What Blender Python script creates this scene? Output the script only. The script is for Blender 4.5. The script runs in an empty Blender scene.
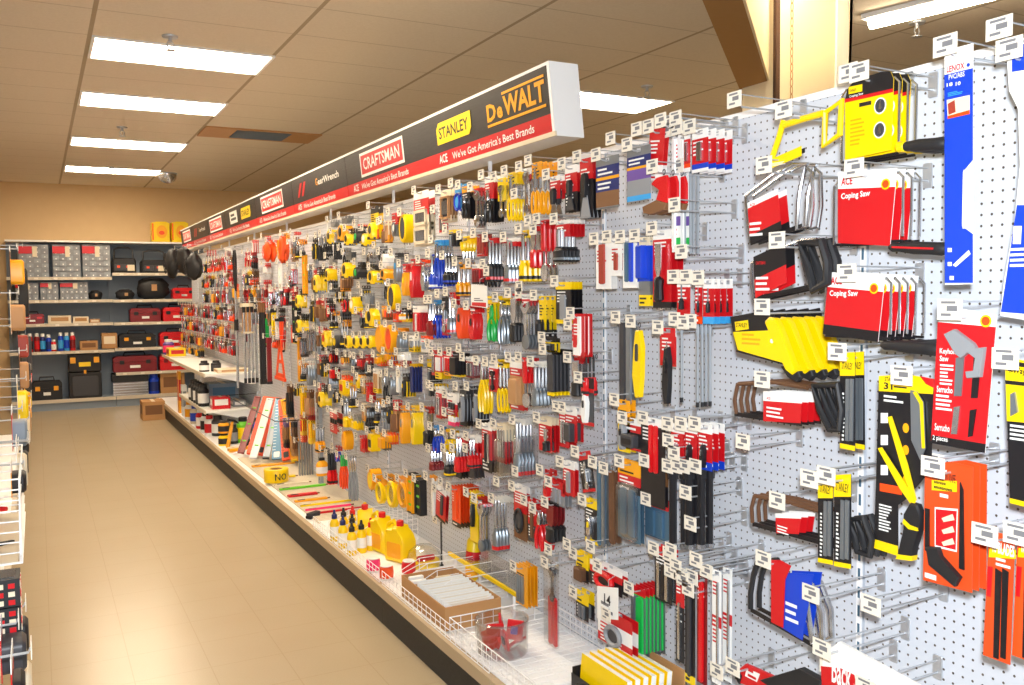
import bpy, math, random
from mathutils import Vector, Matrix
S = bpy.context.scene
C = S.collection
PI = math.pi
rnd = random.Random(11)

# ------------------------------------------------------------------ camera
F, YAW, PITCH, ROLL = 900.0, .485, -.056, -.010
EYE = Vector((0, 0, 1.6))
fw = Vector((math.sin(YAW)*math.cos(PITCH), math.cos(YAW)*math.cos(PITCH), math.sin(PITCH)))
r0 = Vector((math.cos(YAW), -math.sin(YAW), 0)); u0 = r0.cross(fw)
rt = r0*math.cos(ROLL)+u0*math.sin(ROLL); up = u0*math.cos(ROLL)-r0*math.sin(ROLL)
cam = bpy.data.objects.new('camera', bpy.data.cameras.new('camera')); C.objects.link(cam)
cam.data.sensor_width = 36; cam.data.lens = F*36/1024; cam.data.clip_start = .02; cam.data.clip_end = 60
cam.matrix_world = Matrix(((rt.x, up.x, -fw.x, EYE.x), (rt.y, up.y, -fw.y, EYE.y), (rt.z, up.z, -fw.z, EYE.z), (0, 0, 0, 1)))
S.camera = cam

def ray(x, y): return fw+rt*((x-512)/F)-up*((y-342.5)/F)
def on_x(x, y, X): d = ray(x, y); return EYE+d*((X-EYE.x)/d.x)      # surveyed point on the plane X = const
def on_y(x, y, Y): d = ray(x, y); return EYE+d*((Y-EYE.y)/d.y)
def on_z(x, y, Z): d = ray(x, y); return EYE+d*((Z-EYE.z)/d.z)

# ------------------------------------------------------------------ materials
def lin(h):
    c = [int(h[i:i+2], 16)/255 for i in (0, 2, 4)]
    return tuple((v/12.92 if v <= .04045 else ((v+.055)/1.055)**2.4) for v in c)+(1,)

PAL = {  # code: name, colour, roughness, metallic
 'W': ('white_card', 'eeeeea', .45, 0), 'R': ('red_print', 'c8141c', .35, 0), 'K': ('black_print', '17161a', .4, 0),
 'Y': ('yellow_print', 'f4d000', .35, 0), 'O': ('orange_print', 'ee4a10', .4, 0), 'B': ('blue_print', '1440c0', .35, 0),
 'N': ('navy_print', '1a2a6c', .35, 0), 'G': ('green_plastic', '12b34a', .35, 0), 'S': ('chrome_steel', 'c4c6ca', .22, .95),
 'g': ('grey_plastic', '8c8f93', .4, 0), 'T': ('tan_wood', 'b98a5a', .55, 0), 'M': ('maroon_plastic', '7c1016', .35, 0),
 'D': ('dark_grey', '3a3a3e', .45, 0), 'P': ('pink_print', 'ff3a78', .4, 0), 'L': ('light_blue', '3aa0e0', .35, 0),
 'A': ('amber_yellow', 'f2a60c', .35, 0), 'c': ('cream_card', 'e2d4b8', .5, 0), 'b': ('brown_steel', '6b4a34', .45, .3),
 's': ('dull_steel', '8d959c', .35, .7), 'd': ('orange_red', 'f0521a', .4, 0), 'l': ('lime_green', '6fd02a', .4, 0),
 'v': ('violet', '6a4c9a', .4, 0), 'w': ('white_metal', 'f2f2f2', .4, 0), 'z': ('zinc_wire', 'c2c5c9', .38, .6),
 'k': ('black_rubber', '1c1c1f', .55, 0), 'e': ('cardboard', 'b88a58', .8, 0), 'f': ('red_plastic', 'd4181e', .28, 0),
 'y': ('yellow_plastic', 'f6cf00', .3, 0), 'h': ('tag_paper', 'e6dfd0', .6, 0), 't': ('grey_print', '77777a', .6, 0),
 'q': ('blue_steel', '5a7f9a', .3, .5), 'o': ('dark_orange_card', 'd84a18', .45, 0), 'i': ('rail_beige', 'cfc4b0', .45, 0),
 'n': ('fixture_grey', '8693a0', .5, 0), 'm': ('rust_red', 'a03a2a', .5, 0), 'x': ('wood_brown', '7a5230', .6, 0), 'j': ('steel_grey_panel', '9aa0a6', .5, .1),
}
MATS = {}
def principled(name):
    m = bpy.data.materials.new(name); m.use_nodes = True
    return m, m.node_tree, m.node_tree.nodes['Principled BSDF']
def mat(k):
    if not isinstance(k, str): return k
    if k in MATS: return MATS[k]
    n, col, ro, me = PAL[k]
    m, nt, b = principled(n)
    b.inputs['Base Color'].default_value = lin(col); b.inputs['Metallic'].default_value = me
    nz = nt.nodes.new('ShaderNodeTexNoise'); nz.inputs['Scale'].default_value = 40
    mr = nt.nodes.new('ShaderNodeMapRange'); mr.inputs[3].default_value = max(.05, ro-.06); mr.inputs[4].default_value = ro+.08
    nt.links.new(nz.outputs[0], mr.inputs[0]); nt.links.new(mr.outputs[0], b.inputs['Roughness'])
    MATS[k] = m; return m
def clear_plastic():
    m = bpy.data.materials.new('clear_plastic'); m.use_nodes = True; nt = m.node_tree; nt.nodes.clear()
    o = nt.nodes.new('ShaderNodeOutputMaterial'); mx = nt.nodes.new('ShaderNodeMixShader')
    t = nt.nodes.new('ShaderNodeBsdfTransparent'); g = nt.nodes.new('ShaderNodeBsdfGlossy'); fr = nt.nodes.new('ShaderNodeLayerWeight')
    g.inputs['Roughness'].default_value = .12; fr.inputs[0].default_value = .25
    t.inputs[0].default_value = (.95, .96, .97, 1)
    mu = nt.nodes.new('ShaderNodeMath'); mu.operation = 'MULTIPLY_ADD'; mu.inputs[1].default_value = .6; mu.inputs[2].default_value = .07
    nt.links.new(fr.outputs['Facing'], mu.inputs[0]); nt.links.new(mu.outputs[0], mx.inputs[0])
    nt.links.new(t.outputs[0], mx.inputs[1]); nt.links.new(g.outputs[0], mx.inputs[2]); nt.links.new(mx.outputs[0], o.inputs[0])
    return m
MATS['C'] = clear_plastic()

# ------------------------------------------------------------------ mesh building
TXT = {}
def text_shape(s, bold):
    bold = bold*.65
    if (s, bold) not in TXT:
        cu = bpy.data.curves.new('lettering', 'FONT'); cu.body = s; cu.size = 1; cu.offset = bold; cu.resolution_u = 2
        o = bpy.data.objects.new('lettering', cu); me = bpy.data.meshes.new_from_object(o)
        vs = [tuple(v.co) for v in me.vertices]; fs = [tuple(p.vertices) for p in me.polygons]
        bpy.data.objects.remove(o); bpy.data.meshes.remove(me); bpy.data.curves.remove(cu)
        x0 = min(v[0] for v in vs); x1 = max(v[0] for v in vs); y0 = min(v[1] for v in vs); y1 = max(v[1] for v in vs)
        TXT[(s, bold)] = ([((v[0]-x0)/(x1-x0), (v[1]-y0)/(y1-y0)) for v in vs], fs)
    return TXT[(s, bold)]

class MB:
    """collects shapes; build() links them as one mesh object"""
    def __init__(self): self.v = []; self.f = []; self.m = []; self.mats = []
    def mi(self, k):
        k = mat(k)
        if k not in self.mats: self.mats.append(k)
        return self.mats.index(k)
    def add(self, vs, fs, k):
        b = len(self.v); i = self.mi(k)
        self.v += [tuple(p) for p in vs]; self.f += [tuple(b+j for j in q) for q in fs]; self.m += [i]*len(fs)
        return self
    def bx(self, x0, x1, y0, y1, z0, z1, k):
        return self.add([(x0, y0, z0), (x1, y0, z0), (x1, y1, z0), (x0, y1, z0), (x0, y0, z1), (x1, y0, z1), (x1, y1, z1), (x0, y1, z1)],
                        [(0, 3, 2, 1), (4, 5, 6, 7), (0, 1, 5, 4), (1, 2, 6, 5), (2, 3, 7, 6), (3, 0, 4, 7)], k)
    def prism(self, poly, y0, y1, k, ch=0):
        """polygon in x,z (anticlockwise seen from the front) pushed from y0 (front) to y1; ch insets the front edge"""
        n = len(poly); cx = sum(p[0] for p in poly)/n; cz = sum(p[1] for p in poly)/n
        if ch:
            R = max(math.hypot(p[0]-cx, p[1]-cz) for p in poly) or 1; k0 = max(.3, 1-ch/R*1.3)
            a = [(cx+(p[0]-cx)*k0, y0, cz+(p[1]-cz)*k0) for p in poly]
            mid = [(p[0], y0+ch, p[1]) for p in poly]; bk = [(p[0], y1, p[1]) for p in poly]
            vs = a+mid+bk; fs = [tuple(range(n)), tuple(range(3*n-1, 2*n-1, -1))]
            for r in (0, n):
                fs += [(r+i, r+n+i, r+n+(i+1) % n, r+(i+1) % n) for i in range(n)]
            return self.add(vs, fs, k)
        vs = [(p[0], y0, p[1]) for p in poly]+[(p[0], y1, p[1]) for p in poly]
        fs = [tuple(range(n)), tuple(range(2*n-1, n-1, -1))]+[(i, n+i, n+(i+1) % n, (i+1) % n) for i in range(n)]
        return self.add(vs, fs, k)
    def tube(self, pts, r, k, seg=8, closed=False):
        pts = [Vector(p) for p in pts]; n = len(pts); rs = r if isinstance(r, (list, tuple)) else [r]*n
        vs = []; u = None
        for i, p in enumerate(pts):
            if closed: t = pts[(i+1) % n]-pts[i-1]
            else: t = pts[min(i+1, n-1)]-pts[max(i-1, 0)]
            t.normalize()
            if u is None: u = t.orthogonal()
            u = (u-t*u.dot(t))
            if u.length < 1e-6: u = t.orthogonal()
            u.normalize(); w = t.cross(u)
            vs += [tuple(p+(u*math.cos(a)+w*math.sin(a))*rs[i]) for a in (2*PI*j/seg for j in range(seg))]
        fs = []
        for i in range(n if closed else n-1):
            a = i*seg; b = ((i+1) % n)*seg
            fs += [(a+j, a+(j+1) % seg, b+(j+1) % seg, b+j) for j in range(seg)]
        if not closed: fs += [tuple(range(seg-1, -1, -1)), tuple(range((n-1)*seg, n*seg))]
        return self.add(vs, fs, k)
    def lathe(self, prof, k, o=(0, 0, 0), seg=12, ax='z', sq=(1, 1)):
        vs = []
        for r, z in prof:
            for j in range(seg):
                a = 2*PI*j/seg; p = (r*math.cos(a)*sq[0], r*math.sin(a)*sq[1], z)
                if ax == 'y': p = (p[0], p[2], -p[1])
                if ax == 'x': p = (p[2], p[0], p[1])
                vs.append((p[0]+o[0], p[1]+o[1], p[2]+o[2]))
        n = len(prof); fs = []
        for i in range(n-1):
            fs += [(i*seg+j, i*seg+(j+1) % seg, (i+1)*seg+(j+1) % seg, (i+1)*seg+j) for j in range(seg)]
        fs += [tuple(range(seg-1, -1, -1)), tuple(range((n-1)*seg, n*seg))]
        return self.add(vs, fs, k)
    def text(self, s, x, z, k, w=None, h=None, y=-.0006, bold=.02, al='l', sl=0):
        """lettering printed on a surface that faces -y: (x, z) its lower left (al c: centre) point"""
        uv, fs = text_shape(s, bold)
        if al == 'c': x -= w/2
        return self.add([(x+a*w, y, z+b*h+a*sl) for a, b in uv], fs, k)
    def xform(self, M, start=0):
        self.v[start:] = [tuple(M @ Vector(p)) for p in self.v[start:]]; return self
    def build(self, name, parent=None, loc=None, rz=0, smooth=35):
        me = bpy.data.meshes.new(name); me.from_pydata(self.v, [], self.f)
        for m in self.mats: me.materials.append(m)
        me.polygons.foreach_set('material_index', self.m)
        if smooth:
            me.shade_smooth(); me.set_sharp_from_angle(angle=math.radians(smooth))
        me.update()
        o = bpy.data.objects.new(name, me); C.objects.link(o)
        if parent: o.parent = parent; KIDS.setdefault(parent, []).append(o)
        if loc is not None: o.location = loc
        if rz: o.rotation_euler.z = rz
        return o

def tag(o, label, cat=None, group=None, kind=None):
    if label: o['label'] = label
    if cat: o['category'] = cat
    if group: o['group'] = group
    if kind: o['kind'] = kind
    return o
def thing(name, label, cat, loc=(0, 0, 0), rz=0, group=None):
    o = bpy.data.objects.new(name, None); C.objects.link(o); o.empty_display_size = .05
    o.location = loc; o.rotation_euler.z = rz
    return tag(o, label, cat, group)
KIDS = {}
def copy_tree(o, parent=None):
    c = o.copy(); C.objects.link(c)
    if parent: c.parent = parent; KIDS.setdefault(parent, []).append(c)
    for ch in list(KIDS.get(o, ())): copy_tree(ch, c)
    return c
def rr(x0, x1, z0, z1, r, seg=3):
    """rounded rectangle outline, anticlockwise seen from -y"""
    r = min(r, (x1-x0)/2.01, (z1-z0)/2.01); out = []
    for cx, cz, a0 in ((x1-r, z0+r, -PI/2), (x1-r, z1-r, 0), (x0+r, z1-r, PI/2), (x0+r, z0+r, PI)):
        out += [(cx+r*math.cos(a0+PI/2*i/seg), cz+r*math.sin(a0+PI/2*i/seg)) for i in range(seg+1)]
    return out
def ell(cx, cz, a, b, n=16): return [(cx+a*math.cos(2*PI*i/n), cz+b*math.sin(2*PI*i/n)) for i in range(n)]
# ------------------------------------------------------------------ the setting
XP, TOP, DECK = 1.92, 2.14, .195      # pegboard face, its top, the base deck
CEIL = 3.222
YWALL = 14.6
def node_mat(name, build, rough=.5, spec=None):
    m, nt, b = principled(name); b.inputs['Roughness'].default_value = rough
    build(nt, b); return m
def math_node(nt, op, a, b=None):
    n = nt.nodes.new('ShaderNodeMath'); n.operation = op
    for i, v in enumerate((a, b)):
        if v is None: continue
        if isinstance(v, (int, float)): n.inputs[i].default_value = v
        else: nt.links.new(v, n.inputs[i])
    return n.outputs[0]
def mixc(nt, fac, a, b):
    n = nt.nodes.new('ShaderNodeMix'); n.data_type = 'RGBA'
    if isinstance(fac, (int, float)): n.inputs[0].default_value = fac
    else: nt.links.new(fac, n.inputs[0])
    for i, v in ((6, a), (7, b)):
        if isinstance(v, tuple): n.inputs[i].default_value = v
        else: nt.links.new(v, n.inputs[i])
    return n.outputs[2]
def coords(nt):
    t = nt.nodes.new('ShaderNodeTexCoord'); s = nt.nodes.new('ShaderNodeSeparateXYZ'); nt.links.new(t.outputs['Object'], s.inputs[0])
    return t.outputs['Object'], s.outputs
def noise(nt, vec, scale, detail=3):
    n = nt.nodes.new('ShaderNodeTexNoise'); n.inputs['Scale'].default_value = scale; n.inputs['Detail'].default_value = detail
    nt.links.new(vec, n.inputs['Vector']); return n.outputs[0]
def stripe(nt, v, period, width, off=0):
    """1 inside thin lines of the given width, one every period"""
    a = math_node(nt, 'ADD', v, -off+width/2+1000*period)
    return math_node(nt, 'LESS_THAN', math_node(nt, 'MODULO', a, period), width)

LX0, LY0, TW, TL = .362, 6.25, .567, 1.134      # ceiling grid origin, tile width (along Y) and length (along X)
def floor_b(nt, b):
    o, s = coords(nt)
    base = mixc(nt, noise(nt, o, 2.5, 1), lin('b0a084'), lin('aa987a'))
    l = math_node(nt, 'MAXIMUM', stripe(nt, s[0], .305, .004), stripe(nt, s[1], .305, .004))
    c = mixc(nt, math_node(nt, 'MULTIPLY', l, .35), base, lin('8d7550'))
    nt.links.new(mixc(nt, math_node(nt, 'MULTIPLY', noise(nt, o, 160, 2), .3), c, lin('cdbb9a')), b.inputs['Base Color'])
    r = nt.nodes.new('ShaderNodeMapRange'); nt.links.new(noise(nt, o, 200, 1), r.inputs[0]); r.inputs[3].default_value = .22; r.inputs[4].default_value = .28
    nt.links.new(r.outputs[0], b.inputs['Roughness'])
def ceil_b(nt, b):
    o, s = coords(nt)
    base = mixc(nt, noise(nt, o, 60, 4), lin('e2d6c2'), lin('d2c4ae'))
    lx = stripe(nt, s[0], TL, .026, LX0-.013); ly = stripe(nt, s[1], TW, .012, LY0)
    nt.links.new(mixc(nt, math_node(nt, 'MAXIMUM', math_node(nt, 'MULTIPLY', lx, .75), math_node(nt, 'MULTIPLY', ly, .45)), base, lin('94805f')), b.inputs['Base Color'])
def wall_b(nt, b):
    o, s = coords(nt); nt.links.new(mixc(nt, noise(nt, o, 8), lin('e6c898'), lin('e0c090')), b.inputs['Base Color'])
def peg_b(nt, b):
    o, s = coords(nt)
    p = .0254
    def cell(v):
        a = math_node(nt, 'MODULO', math_node(nt, 'ADD', v, 100*p), p); return math_node(nt, 'SUBTRACT', a, p/2)
    y, z = cell(s[1]), cell(s[2])
    d = math_node(nt, 'SQRT', math_node(nt, 'ADD', math_node(nt, 'MULTIPLY', y, y), math_node(nt, 'MULTIPLY', z, z)))
    nt.links.new(mixc(nt, math_node(nt, 'LESS_THAN', d, .0031), lin('cdd2da'), lin('5a5048')), b.inputs['Base Color'])
M_FLOOR = node_mat('floor_tiles', floor_b, .25); M_CEIL = node_mat('ceiling_tiles', ceil_b, .9)
M_WALL = node_mat('tan_wall_paint', wall_b, .7); M_PEG = node_mat('white_pegboard', peg_b, .4)
PAL['1'] = ('soffit_brown', 'a8804e', .8, 0); PAL['2'] = ('cream_paint', 'f5e6c4', .7, 0); PAL['4'] = ('rail_tan', 'b7a283', .5, 0); PAL['3'] = ('dark_gap', '4a3020', .8, 0)
def emit(name, col, st):
    m, nt, b = principled(name); b.inputs['Base Color'].default_value = (.9, .9, .88, 1)
    b.inputs['Emission Color'].default_value = col; b.inputs['Emission Strength'].default_value = st
    return m
M_LAMP = emit('lamp_diffuser', (1, .82, .60, 1), 33.0)
M_SLOT_FILL = emit('slot_fill_tube', (1, .95, .86, 1), 42.0)  # glow of the fill light added inside the ceiling slot

def struct(name, m): o = m.build(name, smooth=0); o['kind'] = 'structure'; return o
struct('floor', MB().bx(-4, 11, -4, YWALL, -.1, 0, M_FLOOR))
# ceiling: left of a diagonal soffit, a raised slot, and the rest to the right of it
pA, pB = on_z(703, 0, CEIL), on_z(740, 89, CEIL); pC, pD = on_z(743, 0, CEIL), on_z(774, 102, CEIL); pE, pF = on_z(850, 0, CEIL), on_z(848, 95, CEIL)
def ext(a, b, k): return (a.x+(b.x-a.x)*k, a.y+(b.y-a.y)*k)
def clip_y(a, b, y): k = (y-a.y)/(b.y-a.y); return ext(a, b, k)
def slab(poly, z0, z1, k, m=None):
    m = m or MB(); n = len(poly)
    ar = sum(poly[i][0]*poly[(i+1) % n][1]-poly[(i+1) % n][0]*poly[i][1] for i in range(n))
    if ar < 0: poly = poly[::-1]
    return m.add([(x, y, z0) for x, y in poly]+[(x, y, z1) for x, y in poly],
                 [tuple(range(n-1, -1, -1)), tuple(range(n, 2*n))]+[(i, (i+1) % n, n+(i+1) % n, n+i) for i in range(n)], k)
a0, a1 = ext(pA, pB, -.35), ext(pA, pB, 1.6); c0, c1 = ext(pC, pD, -.3), ext(pC, pD, 1.35); e0, e1 = ext(pE, pF, -.45), ext(pE, pF, 1.25)
XR = 12
P_, Q_, R_, S_ = (-4, -4), (XR, -4), (XR, YWALL), (-4, YWALL)
m = MB()
for pl in ([P_, a0, a1, S_], [S_, a1, e1, R_], [R_, e1, e0, Q_], [Q_, e0, a0, P_]): slab(pl, CEIL, CEIL+.05, M_CEIL, m)
struct('ceiling', m)
struct('trim_1', slab([a0, c0, c1, a1], CEIL-.01, CEIL+.9, '1'))
sh = .012
struct('wall_soffit', slab([(c0[0], c0[1]), (c0[0]+sh, c0[1]-sh), (c1[0]+sh, c1[1]-sh), c1], CEIL-.008, CEIL+.9, '2'))
struct('wall_slot', slab([(e0[0], e0[1]), (e0[0]+sh, e0[1]-sh), (e1[0]+sh, e1[1]-sh), e1], CEIL, CEIL+.9, '2'))
struct('wall_slot_end', slab([c1, e1, (e1[0]+.01, e1[1]+.01), (c1[0]+.01, c1[1]+.01)], CEIL, CEIL+.9, '2')); struct('wall_slot_start', slab([c0, e0, (e0[0]-.01, e0[1]-.01), (c0[0]-.01, c0[1]-.01)], CEIL, CEIL+.9, '2'))
struct('ceiling_slot', slab([a0, e0, e1, a1], CEIL+.9, CEIL+.95, '2'))
struct('wall_back', MB().bx(-4, XR, YWALL, YWALL+.1, 0, CEIL+.05, M_WALL))
struct('wall_left', MB().bx(-4.1, -4, -4, YWALL, 0, CEIL+.05, M_WALL))
struct('wall_front', MB().bx(-4, XR, -4.1, -4, 0, CEIL+.05, M_WALL))
struct('wall_right', MB().bx(XR, XR+.1, -4, YWALL, 0, CEIL+.05, M_WALL))
# cream pillar seen above the pegboard, with its dark joint and white corner strip
q0, q1, q2, q3 = (on_y(x, 60, 5.2) for x in (775, 779, 835, 848))
t = thing('pillar', 'cream painted pillar with white corner strip rising behind the pegboard saws', 'pillar', (q1.x, 5.2, 0))
t['kind'] = 'structure'
w = q2.x-q1.x
MB().bx(0, w, 0, .4, 0, CEIL+.88, '2').build('pillar_body', t, smooth=0)
MB().bx(q0.x-q1.x, -.001, -.012, .02, 0, CEIL+.88, '3').build('joint', t, smooth=0)
MB().bx(w, w+q3.x-q2.x, -.02, .4, 0, CEIL+.88, 'w').build('corner_strip', t, smooth=0)
# added fill light with housing, out of sight, brightening the raised slot and pillar
g0, g1 = ext(pC, pD, -.2), ext(pC, pD, 1.25)
t = thing('slot_fill_light', 'added unseen fill light inside the raised ceiling slot beside the pillar', 'ceiling light', (g0[0]+.2, g0[1]-.15, CEIL+.82))
t.rotation_euler.z = math.atan2(g1[1]-g0[1], g1[0]-g0[0]); Lc = math.hypot(g1[0]-g0[0], g1[1]-g0[1])
MB().bx(0, Lc, -.05, .05, .03, .06, 'w').build('housing', t, smooth=0); MB().tube([(.02, 0, 0), (Lc-.02, 0, 0)], .025, M_SLOT_FILL, 10).build('lamp_tube', t)
# hanging chain in front of the pillar
cp = on_y(792, 20, 5.0)
m = MB()
for i in range(26):
    z = 3.95-i*.055; lp = [(.011*math.cos(a), 0, .034*math.sin(a)) for a in (2*PI*j/10 for j in range(10))]
    s = len(m.v); m.tube(lp, .0035, 'T', 5, True); m.xform(Matrix.Translation((0, 0, z)) @ Matrix.Rotation(PI/2*(i % 2), 4, 'Z'), s)
tag(m.build('hanging_chain', loc=(cp.x, cp.y, 0)), 'thin brass chain hanging in front of the cream pillar', 'chain')

# ------------------------------------------------------------------ ceiling fixtures
LAMPS = []
def lamp(x, y, label, wx=TL, wy=TW, z=CEIL):
    t = thing('ceiling_light', label, 'ceiling light', (x, y, z), group='recessed ceiling lights')
    MB().bx(.02, wx-.02, .015, wy-.015, -.004, .03, M_LAMP).build('diffuser', t, smooth=0)
    f = MB()
    for a in ((0, wx, 0, .015), (0, wx, wy-.015, wy), (0, .02, .015, wy-.015), (wx-.02, wx, .015, wy-.015)): f.bx(*a, -.012, .03, 'w')
    f.build('frame', t, smooth=0)
LN = ['largest and nearest of the four fluorescent panels over the aisle', 'second fluorescent panel over the aisle, one behind the largest',
      'third fluorescent panel over the aisle, before the smallest', 'smallest farthest fluorescent panel over the aisle, near the tan back wall']
for k, lb in zip((0, 3, 7, 11), LN): lamp(LX0, LY0+k*TW, lb)
for k in (-4,): lamp(LX0, LY0+k*TW, 'fluorescent ceiling panel over the near end of the aisle')
rp = on_z(586, 99, CEIL)
ky = round((rp.y-LY0)/TW)
lamp(LX0+TL*round((rp.x-LX0)/TL), LY0+ky*TW, 'fluorescent ceiling panel beyond the gondola, level with the sign end')
lamp(LX0+TL*round((rp.x-LX0)/TL), LY0+(ky+5)*TW, 'fluorescent ceiling panel beyond the gondola hidden behind the brand sign')
lp0, lp1 = on_z(866, 16, CEIL), on_z(930, 0, CEIL)
t = thing('strip_light', 'narrow fluorescent strip light above the pegboard of saws', 'ceiling light', (lp0.x, lp0.y, CEIL))
t.rotation_euler.z = math.atan2(lp1.y-lp0.y, lp1.x-lp0.x)
MB().bx(0, 1.25, -.06, .06, -.03, -.001, 'w').build('housing', t, smooth=0)
MB().tube([(.03, 0, -.05), (1.22, 0, -.05)], .035, M_LAMP, 10).build('lamp_tube', t)
def sprinkler(px, py, label, z=CEIL):
    p = on_z(px, py, z); t = thing('sprinkler_head', label, 'sprinkler', (p.x, p.y, z), group='sprinkler heads')
    MB().lathe([(.0, -.012), (.045, -.012), (.05, -.002), (.05, 0)], 'z').build('escutcheon', t)
    m = MB().lathe([(.012, -.04), (.012, -.012)], 'z')
    for s in (-1, 1): m.tube([(s*.012, 0, -.035), (s*.022, 0, -.055), (s*.006, 0, -.085)], .004, 'z', 6)
    m.build('frame_arms', t)
    MB().lathe([(.003, -.092), (.032, -.09), (.032, -.087), (.003, -.085)], 'z').build('deflector', t)
for a in ((170, 36, 'sprinkler head just before the largest ceiling light'), (122, 127, 'sprinkler head between the second and third ceiling lights'),
          (110, 167, 'tiny far sprinkler head beside the smallest ceiling light'), (917, 22, 'sprinkler head above the pegboard of saws'),
          (647, 86, 'sprinkler head above the light beyond the gondola')): sprinkler(*a)
vp = on_z(280, 137, CEIL)
vx, vy = LX0+TL*math.floor((vp.x-LX0)/TL), LY0+TW*round((vp.y-TW/2-LY0)/TW)
t = thing('air_vent', 'ceiling air vent with louvres over the brand sign', 'vent', (vx, vy, CEIL))
m = MB()
for a in ((0, TL, 0, .05), (0, TL, TW-.05, TW), (0, .3, .05, TW-.05), (TL-.3, TL, .05, TW-.05)): m.bx(*a, -.012, .02, 'T')
m.build('frame', t, smooth=0)
m = MB()
for i in range(7):
    s = len(m.v); m.bx(.3, TL-.3, -.03, .03, -.002, .002, 'n'); m.xform(Matrix.Translation((0, .08+i*.066, -.004)) @ Matrix.Rotation(.6, 4, 'X'), s)
m.build('louvre_slats', t, smooth=0)
MB().bx(.3, TL-.3, .05, TW-.05, .025, .03, 'k').build('duct', t, smooth=0)
# round ceiling speaker / clear dome near the far wall
dp = on_z(167, 173, CEIL)
t = thing('dome_mirror', 'small clear dome hanging from ceiling near the back wall', 'dome', (dp.x, dp.y, CEIL))
MB().lathe([(.13, -.02), (.13, 0)], 'z', seg=20).build('mount_ring', t)
MB().lathe([(.0, -.14), (.05, -.132), (.09, -.105), (.115, -.065), (.12, -.02)], 'S', seg=20).build('dome', t)

# ------------------------------------------------------------------ gondola bays
EDGES = [-.79, .43, 1.65, 2.87, 4.09, 5.31, 6.53, 7.75, 8.97, 10.19, 11.41, 12.63, 13.2]
BAYL = ['white pegboard bay beside the camera', 'white pegboard bay with the blue hacksaw blade card and orange blade cards',
        'white pegboard bay with coping saws and yellow handled saws', 'white pegboard bay behind the files, scrapers and cardboard box of envelopes',
        'pegboard bay behind the screwdrivers and the yellow chalk bottles', 'pegboard bay behind the tape measures',
        'pegboard bay behind the leaning levels and yellow barricade tape', 'pegboard bay behind the orange gloves and reacher poles',
        'pegboard bay behind the white shelves with jars', 'pegboard bay next to the far shelves, with red packs', 'far pegboard bay behind the black tool pouch',
        'farthest full pegboard bay under the sign end', 'short end bay of the gondola by the cardboard boxes']
XF0 = 1.405
for i in range(len(EDGES)-1):
    y0, y1 = EDGES[i], EDGES[i+1]; L = y1-y0
    t = thing('gondola_bay', BAYL[i], 'store gondola', (0, y0, 0), group='gondola bays')
    MB().bx(XP, XP+.03, .004, L-.004, DECK-.02, TOP-.02, M_PEG).build('pegboard', t, smooth=0)
    m = MB().bx(XP-.004, XP+.034, .001, L-.001, TOP-.02, TOP, 'w'); m.build('top_rail', t, smooth=0)
    MB().bx(XF0+.03, XP-.006, .002, L-.002, DECK-.03, DECK, 'w').build('base_deck', t, smooth=0)
    MB().bx(XF0, XF0+.03, .002, L-.002, DECK-.045, DECK+.004, '4').build('price_rail', t, smooth=0)
    MB().bx(XF0+.025, XF0+.05, .001, L-.001, 0, DECK-.045, 'k').build('kick_plate', t, smooth=0)
    m = MB()
    for z0 in [DECK+.03+.05*j for j in range(int((TOP-DECK-.08)/.05))]:
        m.bx(XP-.0055, XP-.0045, .008, .015, z0, z0+.03, 'q')
    m.bx(XP-.0045, XP-.0005, .003, .02, DECK, TOP-.02, 'w')
    m.build('upright', t, smooth=0)

# grey slotted post standing in front of the board
pp = on_x(317, 300, 1.80)
t = thing('display_post', 'grey slotted steel post standing between tape measures and levels', 'post', (1.80, pp.y, DECK+.001))
m = MB().bx(-.012, .012, -.03, .03, 0, 1.72, 'j')
m.build('post_body', t, smooth=0)
m = MB()
for j in range(33): m.bx(-.0135, -.012, -.006, .006, .04+j*.05, .065+j*.05, 'D')
m.build('slots', t, smooth=0)
MB().bx(.012, XP-1.80-.008, -.012, .012, 1.55, 1.60, 'j').build('top_bracket', t, smooth=0)
MB().bx(.012, XP-1.80-.008, -.012, .012, .6, .65, 'j').build('lower_bracket', t, smooth=0)

# ------------------------------------------------------------------ brand sign over the gondola
SB, SH, TILT = TOP+.075, .287, .10
sy0, sy1 = 3.09, 13.3
t = thing('aisle_sign', 'long black and red brand sign running along the top of the pegboard gondola', 'sign', (1.835, sy0, SB), -PI/2)
t.rotation_euler = (0, 0, -PI/2)
# local frame: x runs toward the camera end, y into the gondola, z up; face leans out at the top
L = sy1-sy0
def lean(m, s=0):
    return m.xform(Matrix(((1, 0, 0, 0), (0, 1, -TILT, 0), (0, 0, 1, 0), (0, 0, 0, 1))), s)
lean(MB().bx(-L, 0, .004, .13, 0, SH, 'w').bx(-L, 0, -.004, .004, SH-.012, SH, 'w').bx(-L, 0, -.004, .004, 0, .018, 'c').bx(-.02, 0, -.004, .004, .018, SH-.012, 'w')).build('sign_box', t, smooth=0)
PE = [3.11, 5.74, 7.13, 8.49, 10.0, 11.1, 12.3, 13.3]
LOGOS = [
 [('o', 3.14, 3.66, 'DeWALT'), ('s', 3.83, 4.23, 'STANLEY'), ('c', 4.70, 5.44, 'CRAFTSMAN')],
 [('g', 5.90, 6.46, 'GearWrench'), ('m', 6.72, 6.98, '')],
 [('c', 7.45, 8.24, 'CRAFTSMAN')], [('s', 8.72, 9.15, 'STANLEY'), ('w', 9.35, 9.72, '')],
 [('c', 10.2, 10.95, 'CRAFTSMAN')], [('g', 11.3, 11.75, 'GearWrench'), ('m', 11.9, 12.15, '')], [('c', 12.45, 13.1, 'CRAFTSMAN')]]
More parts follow.
